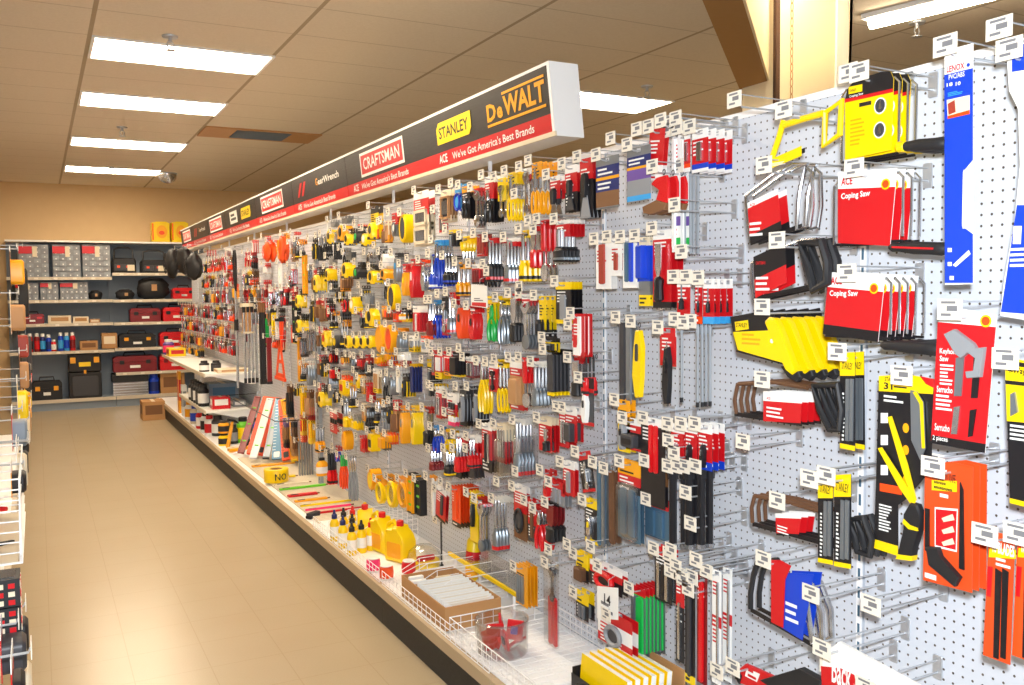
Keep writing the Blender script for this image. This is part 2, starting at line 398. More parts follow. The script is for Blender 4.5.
for i in range(len(PE)-1):
    x1, x0 = -(PE[i]-sy0), -(PE[i+1]-sy0)
    pn = lean(MB().bx(x0+.003, x1-.003, -.003, .004, .088, SH-.012, 'K').bx(x0+.003, x1-.003, -.003, .004, .018, .088, 'R')).build('brand_panel', t, smooth=0)
    m = MB(); w = x1-x0; y = -.0045
    zc = .178
    tw = min(.82, w*.6); tx = x1-.14-tw if i == 0 else (x0+x1)/2-tw/2
    m.text("We've Got America's Best Brands", tx, .036, 'W', tw, .036, y, .02)
    m.text('ACE', tx-.16, .034, 'W', .10, .042, y, .03)
    if i == 0:
        tx2 = x0+.28; m.text("We've Got America's Best Brands", tx2, .036, 'W', .8, .036, y, .02); m.text('ACE', tx2-.16, .034, 'W', .1, .042, y, .03)
    for kd, ya, yb, s in LOGOS[i]:
        xa, xb = -(yb-sy0), -(ya-sy0); ww = xb-xa; cx = (xa+xb)/2
        if kd == 'o':
            m.text('D', xa, zc-.035, 'A', ww*.17, .075, y, .05); m.text('e', xa+ww*.19, zc-.035, 'A', ww*.1, .05, y, .05)
            m.text('WALT', xa+ww*.31, zc-.035, 'A', ww*.69, .085, y, .05)
            m.bx(xa, xb, y-.0005, y+.001, zc-.058, zc-.047, 'A'); m.bx(xa+ww*.3, xb, y-.0005, y+.001, zc+.058, zc+.068, 'A')
        elif kd == 's':
            h = .052; m.prism([(xa, zc-h), (xb-.03, zc-h), (xb, zc-h+.03), (xb, zc+h), (xa+.03, zc+h), (xa, zc+h-.03)], y-.0008, y+.001, 'Y')
            m.text(s, cx, zc-.028, 'K', ww*.86, .056, y-.0014, .03, 'c')
        elif kd == 'c':
            m.bx(xa, xb, y-.0006, y+.001, zc-.072, zc+.072, 'W'); m.bx(xa+.018, xb-.018, y-.0012, y, zc-.056, zc+.056, 'R')
            m.text(s, cx, zc-.034, 'W', ww*.84, .07, y-.002, .02, 'c')
        elif kd == 'g':
            m.text('G', xa, zc-.012, 'A', .05, .05, y, .03); m.text('EARWRENCH' if 0 else 'earWrench', xa+.06, zc-.012, 'W', ww-.06, .045, y, .02)
        elif kd == 'm':
            m.prism([(xa, zc-.05), (xa+.05, zc-.05), (xa+ww*.6, zc+.05), (xa+ww*.4, zc+.05)], y-.0006, y, 'R')
            m.prism([(xa+ww*.45, zc-.05), (xa+ww*.45+.05, zc-.05), (xb, zc+.05), (xb-.05, zc+.05)], y-.0006, y, 'R')
        else:
            m.bx(xa, xb, y-.0006, y+.001, zc-.06, zc+.06, 'W'); m.bx(xa+ww*.15, xb-ww*.15, y-.0012, y, zc-.03, zc-.005, 'D').bx(xa+ww*.15, xb-ww*.35, y-.0012, y, zc+.012, zc+.035, 'D')
    lean(m).build('lettering', pn, smooth=0)
for k in range(8):
    x = -.75-k*1.3; MB().bx(x, x+.012, .07, .085, -.075, .0, 'w').build('support_bracket', t, smooth=0)

# ------------------------------------------------------------------ lights
def area(name, loc, size, power, col, rot=(0, 0, 0)):
    l = bpy.data.lights.new(name, 'AREA'); l.size = size; l.energy = power; l.color = col
    o = bpy.data.objects.new(name, l); C.objects.link(o); o.location = loc; o.rotation_euler = rot; return o
fl = area('camera_flash', (.02, -.02, 1.72), .08, 118, (.88, .94, 1.0))
fl.rotation_euler = cam.matrix_world.to_euler()
wd = bpy.data.worlds.new('store_air'); S.world = wd; wd.use_nodes = True
wd.node_tree.nodes['Background'].inputs[0].default_value = (1, .8, .58, 1); wd.node_tree.nodes['Background'].inputs[1].default_value = .25
S.view_settings.view_transform = 'Standard'; S.view_settings.look = 'None'; S.view_settings.gamma = 1; S.view_settings.exposure = -.14
S.view_settings.use_curve_mapping = False
S.cycles.max_bounces = 6; S.cycles.transparent_max_bounces = 12
# ------------------------------------------------------------------ tools: each builds its parts in a box x0..x1, z0..z1 on a card front (y = 0, front is -y)
def G(c, i, d): return c[i] if len(c) > i else d
def t_pli(R, x0, x1, z0, z1, c):
    cx, w, h = (x0+x1)/2, x1-x0, z1-z0; zp = z1-.3*h; y = -.009
    m = MB().prism([(cx-.13*w, zp-.04*h), (cx+.13*w, zp-.04*h), (cx+.17*w, zp+.08*h), (cx+.05*w, z1), (cx-.05*w, z1), (cx-.17*w, zp+.08*h)], y-.005, y+.005, G(c, 1, 'S'), .002)
    m.lathe([(.07*w, y-.007), (.07*w, y+.006)], 'D', (cx, 0, 0), 10, 'y') if 0 else None
    m.build('jaws', R)
    for s in (-1, 1):
        MB().tube([(cx+s*.05*w, y, zp-.02*h), (cx+s*.24*w, y, zp-.16*h), (cx+s*.36*w, y, zp-.36*h), (cx+s*.33*w, y, z0+.1*h), (cx+s*.26*w, y, z0)],
                  [.055*w, .08*w, .1*w, .1*w, .075*w], c[0], 8).build('handle', R)
def t_drv(R, x0, x1, z0, z1, c, inv=False):
    cx, w, h = (x0+x1)/2, x1-x0, z1-z0; r = w/2; y = -min(r, .016)-.001; sq = (1, min(1, .016/r))
    f = (lambda z: z1+z0-z) if inv else (lambda z: z)
    pr = [(.5*r, z0), (.9*r, z0+.02*h), (r, z0+.08*h), (.86*r, z0+.22*h), (.95*r, z0+.33*h), (.6*r, z0+.4*h), (.62*r, z0+.45*h), (.25*r, z0+.46*h)]
    pr = [(a, f(z)) for a, z in pr]
    MB().lathe(pr, c[0], (cx, y, 0), 10, 'z', sq).build('handle', R)
    if len(c) > 2: MB().lathe([(1.03*r, f(z0+.06*h)), (1.03*r, f(z0+.13*h))], c[2], (cx, y, 0), 10, 'z', sq).build('end_cap', R)
    MB().tube([(cx, y, f(z0+.45*h)), (cx, y, f(z0+.95*h)), (cx, y, f(z1))], [.26*r, .26*r, .14*r], G(c, 1, 'S'), 8).build('shaft', R)
def t_dru(*a): t_drv(*a, inv=True)
def t_chs(R, x0, x1, z0, z1, c):
    cx, w, h = (x0+x1)/2, x1-x0, z1-z0; r = w/2
    MB().lathe([(.6*r, z0), (r, z0+.04*h), (.85*r, z0+.25*h), (r, z0+.38*h), (.5*r, z0+.44*h)], c[0], (cx, -.014, 0), 10, 'z', (1, min(1, .013/r))).build('handle', R)
    MB().prism([(cx-.3*r, z0+.42*h), (cx+.3*r, z0+.42*h), (cx+.8*r, z0+.6*h), (cx+.8*r, z1), (cx-.8*r, z1), (cx-.8*r, z0+.6*h)], -.016, -.012, G(c, 1, 'S')).build('blade', R)
def t_knf(R, x0, x1, z0, z1, c):
    w, h = x1-x0, z1-z0; X = lambda a: x0+a*w; Z = lambda a: z0+a*h
    MB().prism([(X(.35), Z(0)), (X(.75), Z(.02)), (X(.9), Z(.3)), (X(.95), Z(.7)), (X(.72), Z(.92)), (X(.4), Z(.92)), (X(.22), Z(.66)), (X(.1), Z(.3))], -.017, 0, c[0], .004).build('knife_body', R)
    MB().prism(rr(X(.42), X(.66), Z(.5), Z(.74), .2*w), -.02, -.016, G(c, 1, 'D')).build('slider', R)
    MB().prism([(X(.45), Z(.91)), (X(.68), Z(.91)), (X(.5), Z(1))], -.011, -.009, 'S').build('blade', R)
def t_bar(R, x0, x1, z0, z1, c, n=None):
    if c[-1].isdigit(): n = int(c[-1]); c = c[:-1]
    n = n or 1; w = (x1-x0)/n; h = z1-z0
    for i in range(n):
        a = x0+(i+.16)*w; b = x0+(i+.84)*w; k = c[i % len(c)]
        MB().prism([(a, z0+.02*h), (a+(b-a)*.3, z0), (b-(b-a)*.3, z0), (b, z0+.02*h), (b, z1-.02*h), (b-(b-a)*.3, z1), (a+(b-a)*.3, z1), (a, z1-.02*h)], -.007, 0, k, .0015).build('bar', R)
def t_win(R, x0, x1, z0, z1, c):
    w, h = x1-x0, z1-z0; t = .09*w
    m = MB()
    for a in ((x0, x1, z1-t, z1), (x0, x1, z0, z0+t), (x0, x0+t, z0, z1), (x1-t, x1, z0, z1)): m.bx(a[0], a[1], -.012, 0, a[2], a[3], c[0])
    m.bx(x0+t, x1-t, -.001, 0, z0+t, z1-t, 'D').build('tray', R)
    n = 7
    for i in range(n):
        x = x0+t+(i+.5)*(w-2*t)/n
        MB().tube([(x, -.006, z0+.2*h), (x, -.006, z1-.2*h)], (w-2*t)/n*.32, G(c, 1, 'S'), 6).build('bit', R)
def t_snp(R, x0, x1, z0, z1, c):
    cx, w, h = (x0+x1)/2, x1-x0, z1-z0; y = -.008
    for s in (-1, 1):
        MB().prism([(cx-s*.04*w, z0+.5*h), (cx+s*.14*w, z0+.56*h), (cx+s*.12*w, z0+.8*h), (cx, z1)][::s], y-.003+s*.001, y+.003+s*.001, G(c, 1, 'S')).build('blade', R)
        e = [(cx+s*.22*w+.2*w*math.cos(a)*1.0, y, z0+.24*h+.24*h*math.sin(a)) for a in (2*PI*i/12 for i in range(12))]
        MB().tube(e, .06*w, c[0], 6, True).build('handle', R)
def t_scr(R, x0, x1, z0, z1, c):
    cx, w, h = (x0+x1)/2, x1-x0, z1-z0
    MB().prism([(x0, z0), (x1, z0), (cx+.18*w, z0+.5*h), (cx-.18*w, z0+.5*h)], -.006, -.003, G(c, 1, 's')).build('blade', R)
    MB().prism([(cx-.16*w, z0+.46*h), (cx+.16*w, z0+.46*h), (cx+.24*w, z1-.1*h), (cx+.12*w, z1), (cx-.12*w, z1), (cx-.24*w, z1-.1*h)], -.016, 0, c[0], .004).build('handle', R)
def t_tap(R, x0, x1, z0, z1, c):
    cx, cz, w, h = (x0+x1)/2, (z0+z1)/2, x1-x0, z1-z0; r = min(w, h)/2
    MB().prism([(x0, z0), (x1-.05*w, z0), (x1, z0+.1*h), (x1, z0+.6*h), (x1-.2*w, z1-.08*h), (cx, z1), (x0+.25*w, z1-.05*h), (x0, z1-.3*h)], -.032, 0, c[0], .005).build('case', R)
    MB().lathe([(.55*r, -.0345), (.6*r, -.033), (.6*r, -.028)], G(c, 1, 'K'), (cx, 0, cz+.05*h), 16, 'y').build('badge', R)
    MB().bx(x1-.04*w, x1+.06*w, -.022, -.01, z0-.03*h, z0+.1*h, 'S').build('tape_hook', R)
    MB().bx(x0-.02*w, x0+.5*w, -.033, .001, z0-.02*h, z0+.14*h, 'k').build('base_strip', R)
def t_ovl(R, x0, x1, z0, z1, c):
    cx, cz, a, b = (x0+x1)/2, (z0+z1)/2, (x1-x0)/2, (z1-z0)/2
    MB().prism(ell(cx, cz, a, b), -.026, 0, c[0], .006).build('case', R)
    MB().prism(ell(cx+.15*a, cz, .62*a, .74*b), -.0285, -.024, G(c, 1, 'D'), .001).build('grip', R)
    MB().tube([(cx, -.013, cz-b), (cx, -.013, cz-b-.12*b)], .08*a, 'S', 6).build('hook_end', R)
def t_rng(R, x0, x1, z0, z1, c):
    cx, cz, a, b = (x0+x1)/2, (z0+z1)/2, (x1-x0)/2, (z1-z0)/2
    MB().tube([(cx+.82*a*math.cos(i*PI/8), -.008, cz+.85*b*math.sin(i*PI/8)) for i in range(16)], .17*a, c[0], 6, True).build('ring', R)
    MB().prism(ell(cx, cz, .58*a, .62*b, 12), -.01, -.002, G(c, 1, 'D'), .002).build('centre', R)
def t_wrn(R, x0, x1, z0, z1, c):
    cx, w, h = (x0+x1)/2, x1-x0, z1-z0; k = c[0]
    MB().prism([(cx-.16*w, z0+.15*h), (cx+.16*w, z0+.15*h), (cx+.13*w, z1-.25*h), (cx-.13*w, z1-.25*h)], -.009, -.002, k, .002).build('shank', R)
    MB().prism([(cx-.15*w, z1-.28*h), (cx+.15*w, z1-.28*h), (x1, z1-.14*h), (cx+.4*w, z1), (cx+.16*w, z1-.02*h), (cx+.14*w, z1-.14*h), (cx-.16*w, z1-.12*h), (cx-.3*w, z1), (x0, z1-.12*h)], -.012, 0, G(c, 1, k), .002).build('jaw_head', R)
    MB().lathe([(.36*w, -.01), (.42*w, -.008), (.42*w, -.002), (.36*w, 0)], G(c, 2, k), (cx, 0, z0+.09*h), 12, 'y').build('box_end', R)
def t_lvl(R, x0, x1, z0, z1, c):
    w, h = x1-x0, z1-z0; d = .022
    m = MB().bx(x0, x0+.18*w, -d, 0, z0, z1, c[0]).bx(x1-.18*w, x1, -d, 0, z0, z1, c[0]).bx(x0+.18*w, x1-.18*w, -d*.65, -d*.35, z0, z1, c[0])
    m.bx(x0, x1, -d, 0, z0-.01*h, z0+.01*h, G(c, 1, 'k')).bx(x0, x1, -d, 0, z1-.01*h, z1+.01*h, G(c, 1, 'k')).build('level_body', R)
    for a in (.2, .5, .8):
        MB().tube([(x0+.25*w, -d*.5, z0+a*h), (x1-.25*w, -d*.5, z0+a*h)], d*.36, 'l', 8).build('vial', R)
def t_sqr(R, x0, x1, z0, z1, c):
    w, h = x1-x0, z1-z0; X = lambda a: x0+a*w; Z = lambda a: z0+a*h
    m = MB()
    for q in ([(0, 0), (.16, 0), (.58, 1), (.42, 1)], [(.84, 0), (1, 0), (.58, 1), (.42, 1)], [(.12, .0), (.88, .0), (.86, .12), (.14, .12)], [(.3, .38), (.7, .38), (.66, .47), (.34, .47)]):
        m.prism([(X(a), Z(b)) for a, b in q], -.006, 0, c[0])
    m.build('frame', R)
    MB().bx(X(-.02), X(1.02), -.014, .004, Z(-.06), Z(.02), G(c, 1, c[0])).build('fence', R)
def t_saw(R, x0, x1, z0, z1, c):
    w, h = x1-x0, z1-z0; X = lambda a: x0+a*w; Z = lambda a: z0+a*h
    MB().prism([(X(.2), Z(.36)), (X(.8), Z(.36)), (X(.62), Z(1)), (X(.45), Z(1))], -.006, -.004, G(c, 1, 'S')).build('blade', R)
    m = MB()
    for q in ([(.05, .02), (.3, 0), (.34, .36), (.12, .4)], [(.7, 0), (.95, .04), (.9, .4), (.68, .36)], [(.1, 0), (.9, 0), (.92, .09), (.08, .09)], [(.1, .3), (.9, .3), (.8, .42), (.16, .42)]):
        m.prism([(X(a), Z(b)) for a, b in q], -.014, 0, c[0], .003)
    m.build('grip_frame', R)
def t_bag(R, x0, x1, z0, z1, c):
    cx, cz, a, b = (x0+x1)/2, (z0+z1)/2, (x1-x0)/2, (z1-z0)/2; m = MB(); n, q = 14, 9; vs = []; dp = .09 if b > .13 and c[0] == 'k' else .03
    rr_ = random.Random(int(abs(x0+z0)*1e4))
    for i in range(q+1):
        t = PI*i/q
        for j in range(n):
            p = 2*PI*j/n; k = 1+.24*rr_.uniform(-1, 1)
            vs.append((cx+a*k*math.sin(t)**.6*math.cos(p), -dp+dp*k*math.sin(t)*math.sin(p), cz+b*(1+.06*rr_.uniform(-1, 1))*math.cos(t)))
    m.add(vs, [(i*n+j, (i+1)*n+j, (i+1)*n+(j+1) % n, i*n+(j+1) % n) for i in range(q) for j in range(n)], c[0]).build('pouch', R, smooth=60)
    for s in (-1, 1): MB().tube([(cx+s*.3*a, -dp*1.9, cz+.7*b), (cx+s*.42*a, -dp*2.2, cz), (cx+s*.3*a, -dp*1.9, cz-.7*b)], .03*a+.001, G(c, 1, c[0]), 6).build('strap', R)
def t_box(R, x0, x1, z0, z1, c):
    MB().prism(rr(x0, x1, z0, z1, .1*(x1-x0)), -.024, 0, c[0], .003).build('body', R)
    if len(c) > 1:
        w, h = x1-x0, z1-z0
        MB().prism(rr(x0+.15*w, x1-.15*w, z0+.25*h, z1-.3*h, .08*w), -.0255, -.022, c[1]).build('insert', R)
def t_spn(R, x0, x1, z0, z1, c):
    cx, w, h = (x0+x1)/2, x1-x0, z1-z0
    MB().prism([(cx+.5*w*math.sin(t)*(1 if 1 else 0), z0+.16*h-.16*h*math.cos(t)) for t in (2*PI*i/12 for i in range(12))], -.008, -.003, G(c, 1, 'S'), .002).build('blade', R)
    MB().tube([(cx, -.007, z0+.3*h), (cx, -.007, z0+.55*h)], .08*w, G(c, 1, 'S'), 6).build('neck', R)
    MB().lathe([(.2*w, z0+.52*h), (.3*w, z0+.6*h), (.26*w, z1-.08*h), (.3*w, z1-.03*h), (.1*w, z1)], c[0], (cx, -.009, 0), 10, 'z', (1, min(1, .008/(.3*w)))).build('handle', R)
def t_rod(R, x0, x1, z0, z1, c):
    cx, r = (x0+x1)/2, (x1-x0)/2; h = z1-z0
    MB().tube([(cx, -r, z0+.04*h), (cx, -r, z1-.1*h)], r*.7, c[0], 8).build('shaft', R)
    MB().tube([(cx, -r, z1-.12*h), (cx, -r, z1)], r, G(c, 1, c[0]), 8).build('top_grip', R)
    MB().tube([(cx, -r, z0), (cx, -r, z0+.06*h)], r*.9, G(c, 2, 'k'), 8).build('tip', R)
def t_frk(R, x0, x1, z0, z1, c):
    cx, w, h = (x0+x1)/2, x1-x0, z1-z0
    MB().tube([(cx, -.01, z0), (cx+.1*w, -.01, z1-.28*h)], .012, c[0], 8).build('pole', R)
    for s in (-1, 1): MB().tube([(cx+.1*w, -.01, z1-.3*h), (cx+s*.4*w, -.01, z1-.2*h), (cx+s*.42*w, -.01, z1-.06*h), (cx+s*.2*w, -.01, z1)], .01, G(c, 1, 'k'), 6).build('jaw', R)
    MB().tube([(cx, -.01, z0+.42*h), (cx+.02*w, -.01, z0+.5*h)], .02, 'k', 8).build('joint_collar', R)
def t_btl(R, x0, x1, z0, z1, c):
    cx, r, h = (x0+x1)/2, (x1-x0)/2, z1-z0
    MB().lathe([(.9*r, z0), (r, z0+.03*h), (r, z0+.6*h), (.8*r, z0+.72*h), (.35*r, z0+.82*h), (.3*r, z0+.86*h)], c[0], (cx, -r, 0), 14).build('bottle_body', R)
    MB().lathe([(.38*r, z0+.84*h), (.38*r, z0+.97*h), (.2*r, z1)], G(c, 1, 'R'), (cx, -r, 0), 12).build('bottle_cap', R)
    MB().lathe([(1.01*r, z0+.15*h), (1.01*r, z0+.5*h)], G(c, 2, 'W'), (cx, -r, 0), 14).build('bottle_label', R)
def t_ell(R, x0, x1, z0, z1, c):
    w, h = x1-x0, z1-z0; X = lambda a: x0+a*w; Z = lambda a: z0+a*h
    MB().prism([(X(0), Z(.0)), (X(.85), Z(.0)), (X(1), Z(.1)), (X(1), Z(1)), (X(.62), Z(1)), (X(.62), Z(.3)), (X(.5), Z(.2)), (X(0), Z(.2))], -.006, 0, c[0], .0015).build('hook_blade', R)
TOOLS = {k[2:]: v for k, v in list(globals().items()) if k.startswith('t_') and callable(v)}

def print_lines(m, x0, x1, z0, z1, k, n, r):
    w, h = x1-x0, (z1-z0)/n
    for i in range(n):
        b = z1-(i+.75)*h; L = w*r.uniform(.5, .95)
        m.add([(x0, -.0005, b), (x0+L, -.0005, b), (x0+L, -.0005, b+h*.45), (x0, -.0005, b+h*.45)], [(0, 1, 2, 3)], k)
INK = {'W': 'R', 'R': 'W', 'K': 'W', 'Y': 'K', 'O': 'W', 'B': 'W', 'N': 'W', 'A': 'K', 'o': 'W', 'C': 'W', 'c': 'R', 'd': 'W', 'D': 'W', 'G': 'W', 'M': 'W'}
TH = .0016
def card_part(R, w, h, spec, seed=1, name='backing_card', lines=True):
    """printed card of colour bands from the top, with a punched hang tab; z = 0 is the hole"""
    bands = [(b[0], float(b[1:])) for b in spec.split()]; tot = sum(b[1] for b in bands); r = random.Random(seed)
    tab = min(.028, .22*h); hz = .009; m = MB(); top = .010
    k0 = bands[0][0]; hw = min(.012, w*.25); tz = top-tab
    for a in ((-w/2, w/2, tz, -.006), (-w/2, w/2, .006, top), (-w/2, -hw, -.006, .006), (hw, w/2, -.006, .006)): m.bx(a[0], a[1], 0, TH, a[2], a[3], k0)
    m.build('hang_tab', R, smooth=0)
    m = MB(); z = tz; H = h-tab
    z1 = top
    for i, (k, f) in enumerate(bands):
        zb = top-h*sum(b[1] for b in bands[:i+1])/tot; zt = min(z1, tz)
        if zb < zt:
            m.bx(-w/2, w/2, 0, TH, zb, zt, k)
            if lines and zt-zb > .02 and k in INK and w > .02:
                n = max(1, min(4, int((zt-zb)/.014))); print_lines(m, -w*.42, w*.3, max(zb+.004, zt-.05), zt-.004, INK[k], n, r)
        z1 = zb
    return m.build(name, R, smooth=0)

HOOKS = {}; HOOKREQ = []; HOOKLIST = []
def hook(y, z, ln, look=''): HOOKREQ.append((y, z, ln, look))
def hook_tip(px, py, ln=.2): p = on_x(px, py, XP-ln-.012); HOOKREQ.append((p.y, min(p.z-.02, TOP-.05), ln, ''))
def hook_parts(L, t=None, m=None):
    """wire peg hook: plate on the board, prong, label arm with a price tag at its end; runs toward the aisle"""
    a = m or MB(); a.prism(rr(-.013, .013, -.018, .042, .004), -.004, -.0005, 'z', .001)
    if t: a.build('back_plate', t); a = MB()
    a.tube([(0, -.003, 0), (0, -L+.012, 0), (0, -L+.004, .004), (0, -L, .012)], .0027, 'z', 8 if t else 5)
    if t: a.build('prong', t); a = MB()
    a.tube([(0, -.003, .03), (0, -L-.012, .033)], .0019, 'z', 6 if t else 4)
    if t: a.build('label_arm', t); a = MB()
    a.bx(-.0275, .0275, -L-.0155, -L-.0135, -.004, .038, 'h')
    for x0, x1, z0, z1 in ((-.019, .014, .029, .034), (-.006, .018, .014, .025), (-.019, .004, .004, .0095)):
        a.add([(x0, -L-.0159, z0), (x1, -L-.0159, z0), (x1, -L-.0159, z1), (x0, -L-.0159, z1)], [(0, 1, 2, 3)], 't')
    if t: a.build('price_tag', t, smooth=0)
def build_hooks(most=278):
    req = sorted(set(HOOKREQ))
    for y, z, ln, look in req[:most]:
        k = round(ln*50)
        if k not in HOOKS:
            o = thing('peg_hook', '', 'peg hook', group='wire peg hooks'); hook_parts(k/50, o); HOOKS[k] = o
        else: o = copy_tree(HOOKS[k])
        o.location = (XP, y, z); o.rotation_euler = (0, 0, -PI/2); HOOKLIST.append((o, look))
    m = MB()
    for y, z, ln, look in req[most:]:
        s = len(m.v); hook_parts(round(ln*50)/50, None, m); m.xform(Matrix.Translation((XP, y, z)) @ Matrix.Rotation(-PI/2, 4, 'Z'), s)
    if m.v: tag(m.build('peg_hook_far', smooth=0), 'small wire peg hooks with price tags at the far end of the pegboard', 'peg hooks', kind='stuff')

STK = []
REG = []      # (root, look, px centre, stack index, n, row)
def cat_of(name):
    t = name.split('_'); return ' '.join(t[-2:]) if t[-1] in ('pack', 'grip', 'card', 'set', 'measure', 'reel', 'knife', 'blade', 'tool', 'bottle') and len(t) > 1 else t[-1]
def stock(line):
    """one hook of goods. box in survey pixels of the front item's face on the plane X = xf | kind | look | card bands | tools | options"""
    p = [q.strip() for q in line.split('|')]+['', '', '']
    x0, y0, x1, y1, n = p[0].split()[:5]; name = p[1]; look = p[2]; card = p[3]; tools = p[4]; op = dict(q.split('=') for q in p[5].split())
    n = int(n); xs, ys = (float(x0)+float(x1))/2, (float(y0)+float(y1))/2
    xf = float(op.get('f', 1.745)); sp = float(op.get('s', .023)); tilt = float(op.get('r', 0))
    n = min(n, 8)
    a, b = on_x(float(x0), ys, xf), on_x(float(x1), ys, xf); t, u = on_x(xs, float(y0), xf), on_x(xs, float(y1), xf)
    w, yc = a.y-b.y, (a.y+b.y)/2
    if xs < 600 or 'w' in op:             # seen along the board: the box is filled by the depth of the hanging row, not by one card's width
        wm = float(op.get('w', .085))
        if w > wm or 'w' in op:
            w = wm; yc = a.y-w/2
            xe = on_y(float(x1), ys, yc-w/2).x
            t, u = on_y(float(x0)+2, float(y0), yc), on_y(float(x0)+2, float(y1), yc)
            if n > 1: sp = max(.016, (min(xe, XP-.014)-xf)/n)
    if xf+n*sp > XP-.012: sp = (XP-.012-xf)/n
    h, zt = t.z-u.z, t.z
    R = thing(name, look, cat_of(name), (xf, yc, zt-.010)); R.rotation_euler = (0, tilt, -PI/2)
    ch = 1.0
    if card and '@' not in card and card != '-':
        ch = min(1, sum(float(q[1:]) for q in card.split())/100)
        if ch > .9: ch = 1
    if card and card != '-':
        if '@' in card: card, q = card.split('@'); ch = float(q)
        card_part(R, w, h*ch, card, int(xs*7+ys))
    else:
        MB().tube([(.006*math.cos(i*PI/5), -.004, .0+.008*math.sin(i*PI/5)) for i in range(10)], .0014, 'k', 5, True).build('hang_loop', R)
    top = .010
    for tl in tools.split():
        q, _, bx = tl.partition('@'); k, _, cols = q.partition(':')
        e = [float(v) for v in bx.split(',')] if bx else ([.18, .82, .32, .96] if card and card != '-' else [0, 1, .03, 1])
        if len(e) == 2: e = [.18, .82]+e
        TOOLS[k](R, -w/2+e[0]*w, -w/2+e[1]*w, top-e[3]*h, top-e[2]*h, cols)
    if op.get('b'):
        e = [float(v) for v in op['b'].split(',')] if ',' in op['b'] else [.1, .9, .28, .98]
        MB().prism(rr(-w/2+e[0]*w, -w/2+e[1]*w, top-e[3]*h, top-e[2]*h, .1*w), -.021, -.0003, 'C', .006).build('blister', R)
    its = [R]
    for i in range(1, n):
        c = copy_tree(R); c.location.x = xf+i*sp; c.location.y += rnd.uniform(-.0015, .0015); c.rotation_euler.y = tilt+rnd.uniform(-.012, .012); its.append(c)
    for i, o in enumerate(its): REG.append((o, look, (xs, ys), i, n, op.get('k', '')))
    STK.append((yc, w, zt, h, look, xf+n*sp))
    if op.get('h', '1') == '1': hook(yc, zt-.010-.0062+.003, XP-xf+.03, look+('@'+op['k'] if 'k' in op else ''))
    return its
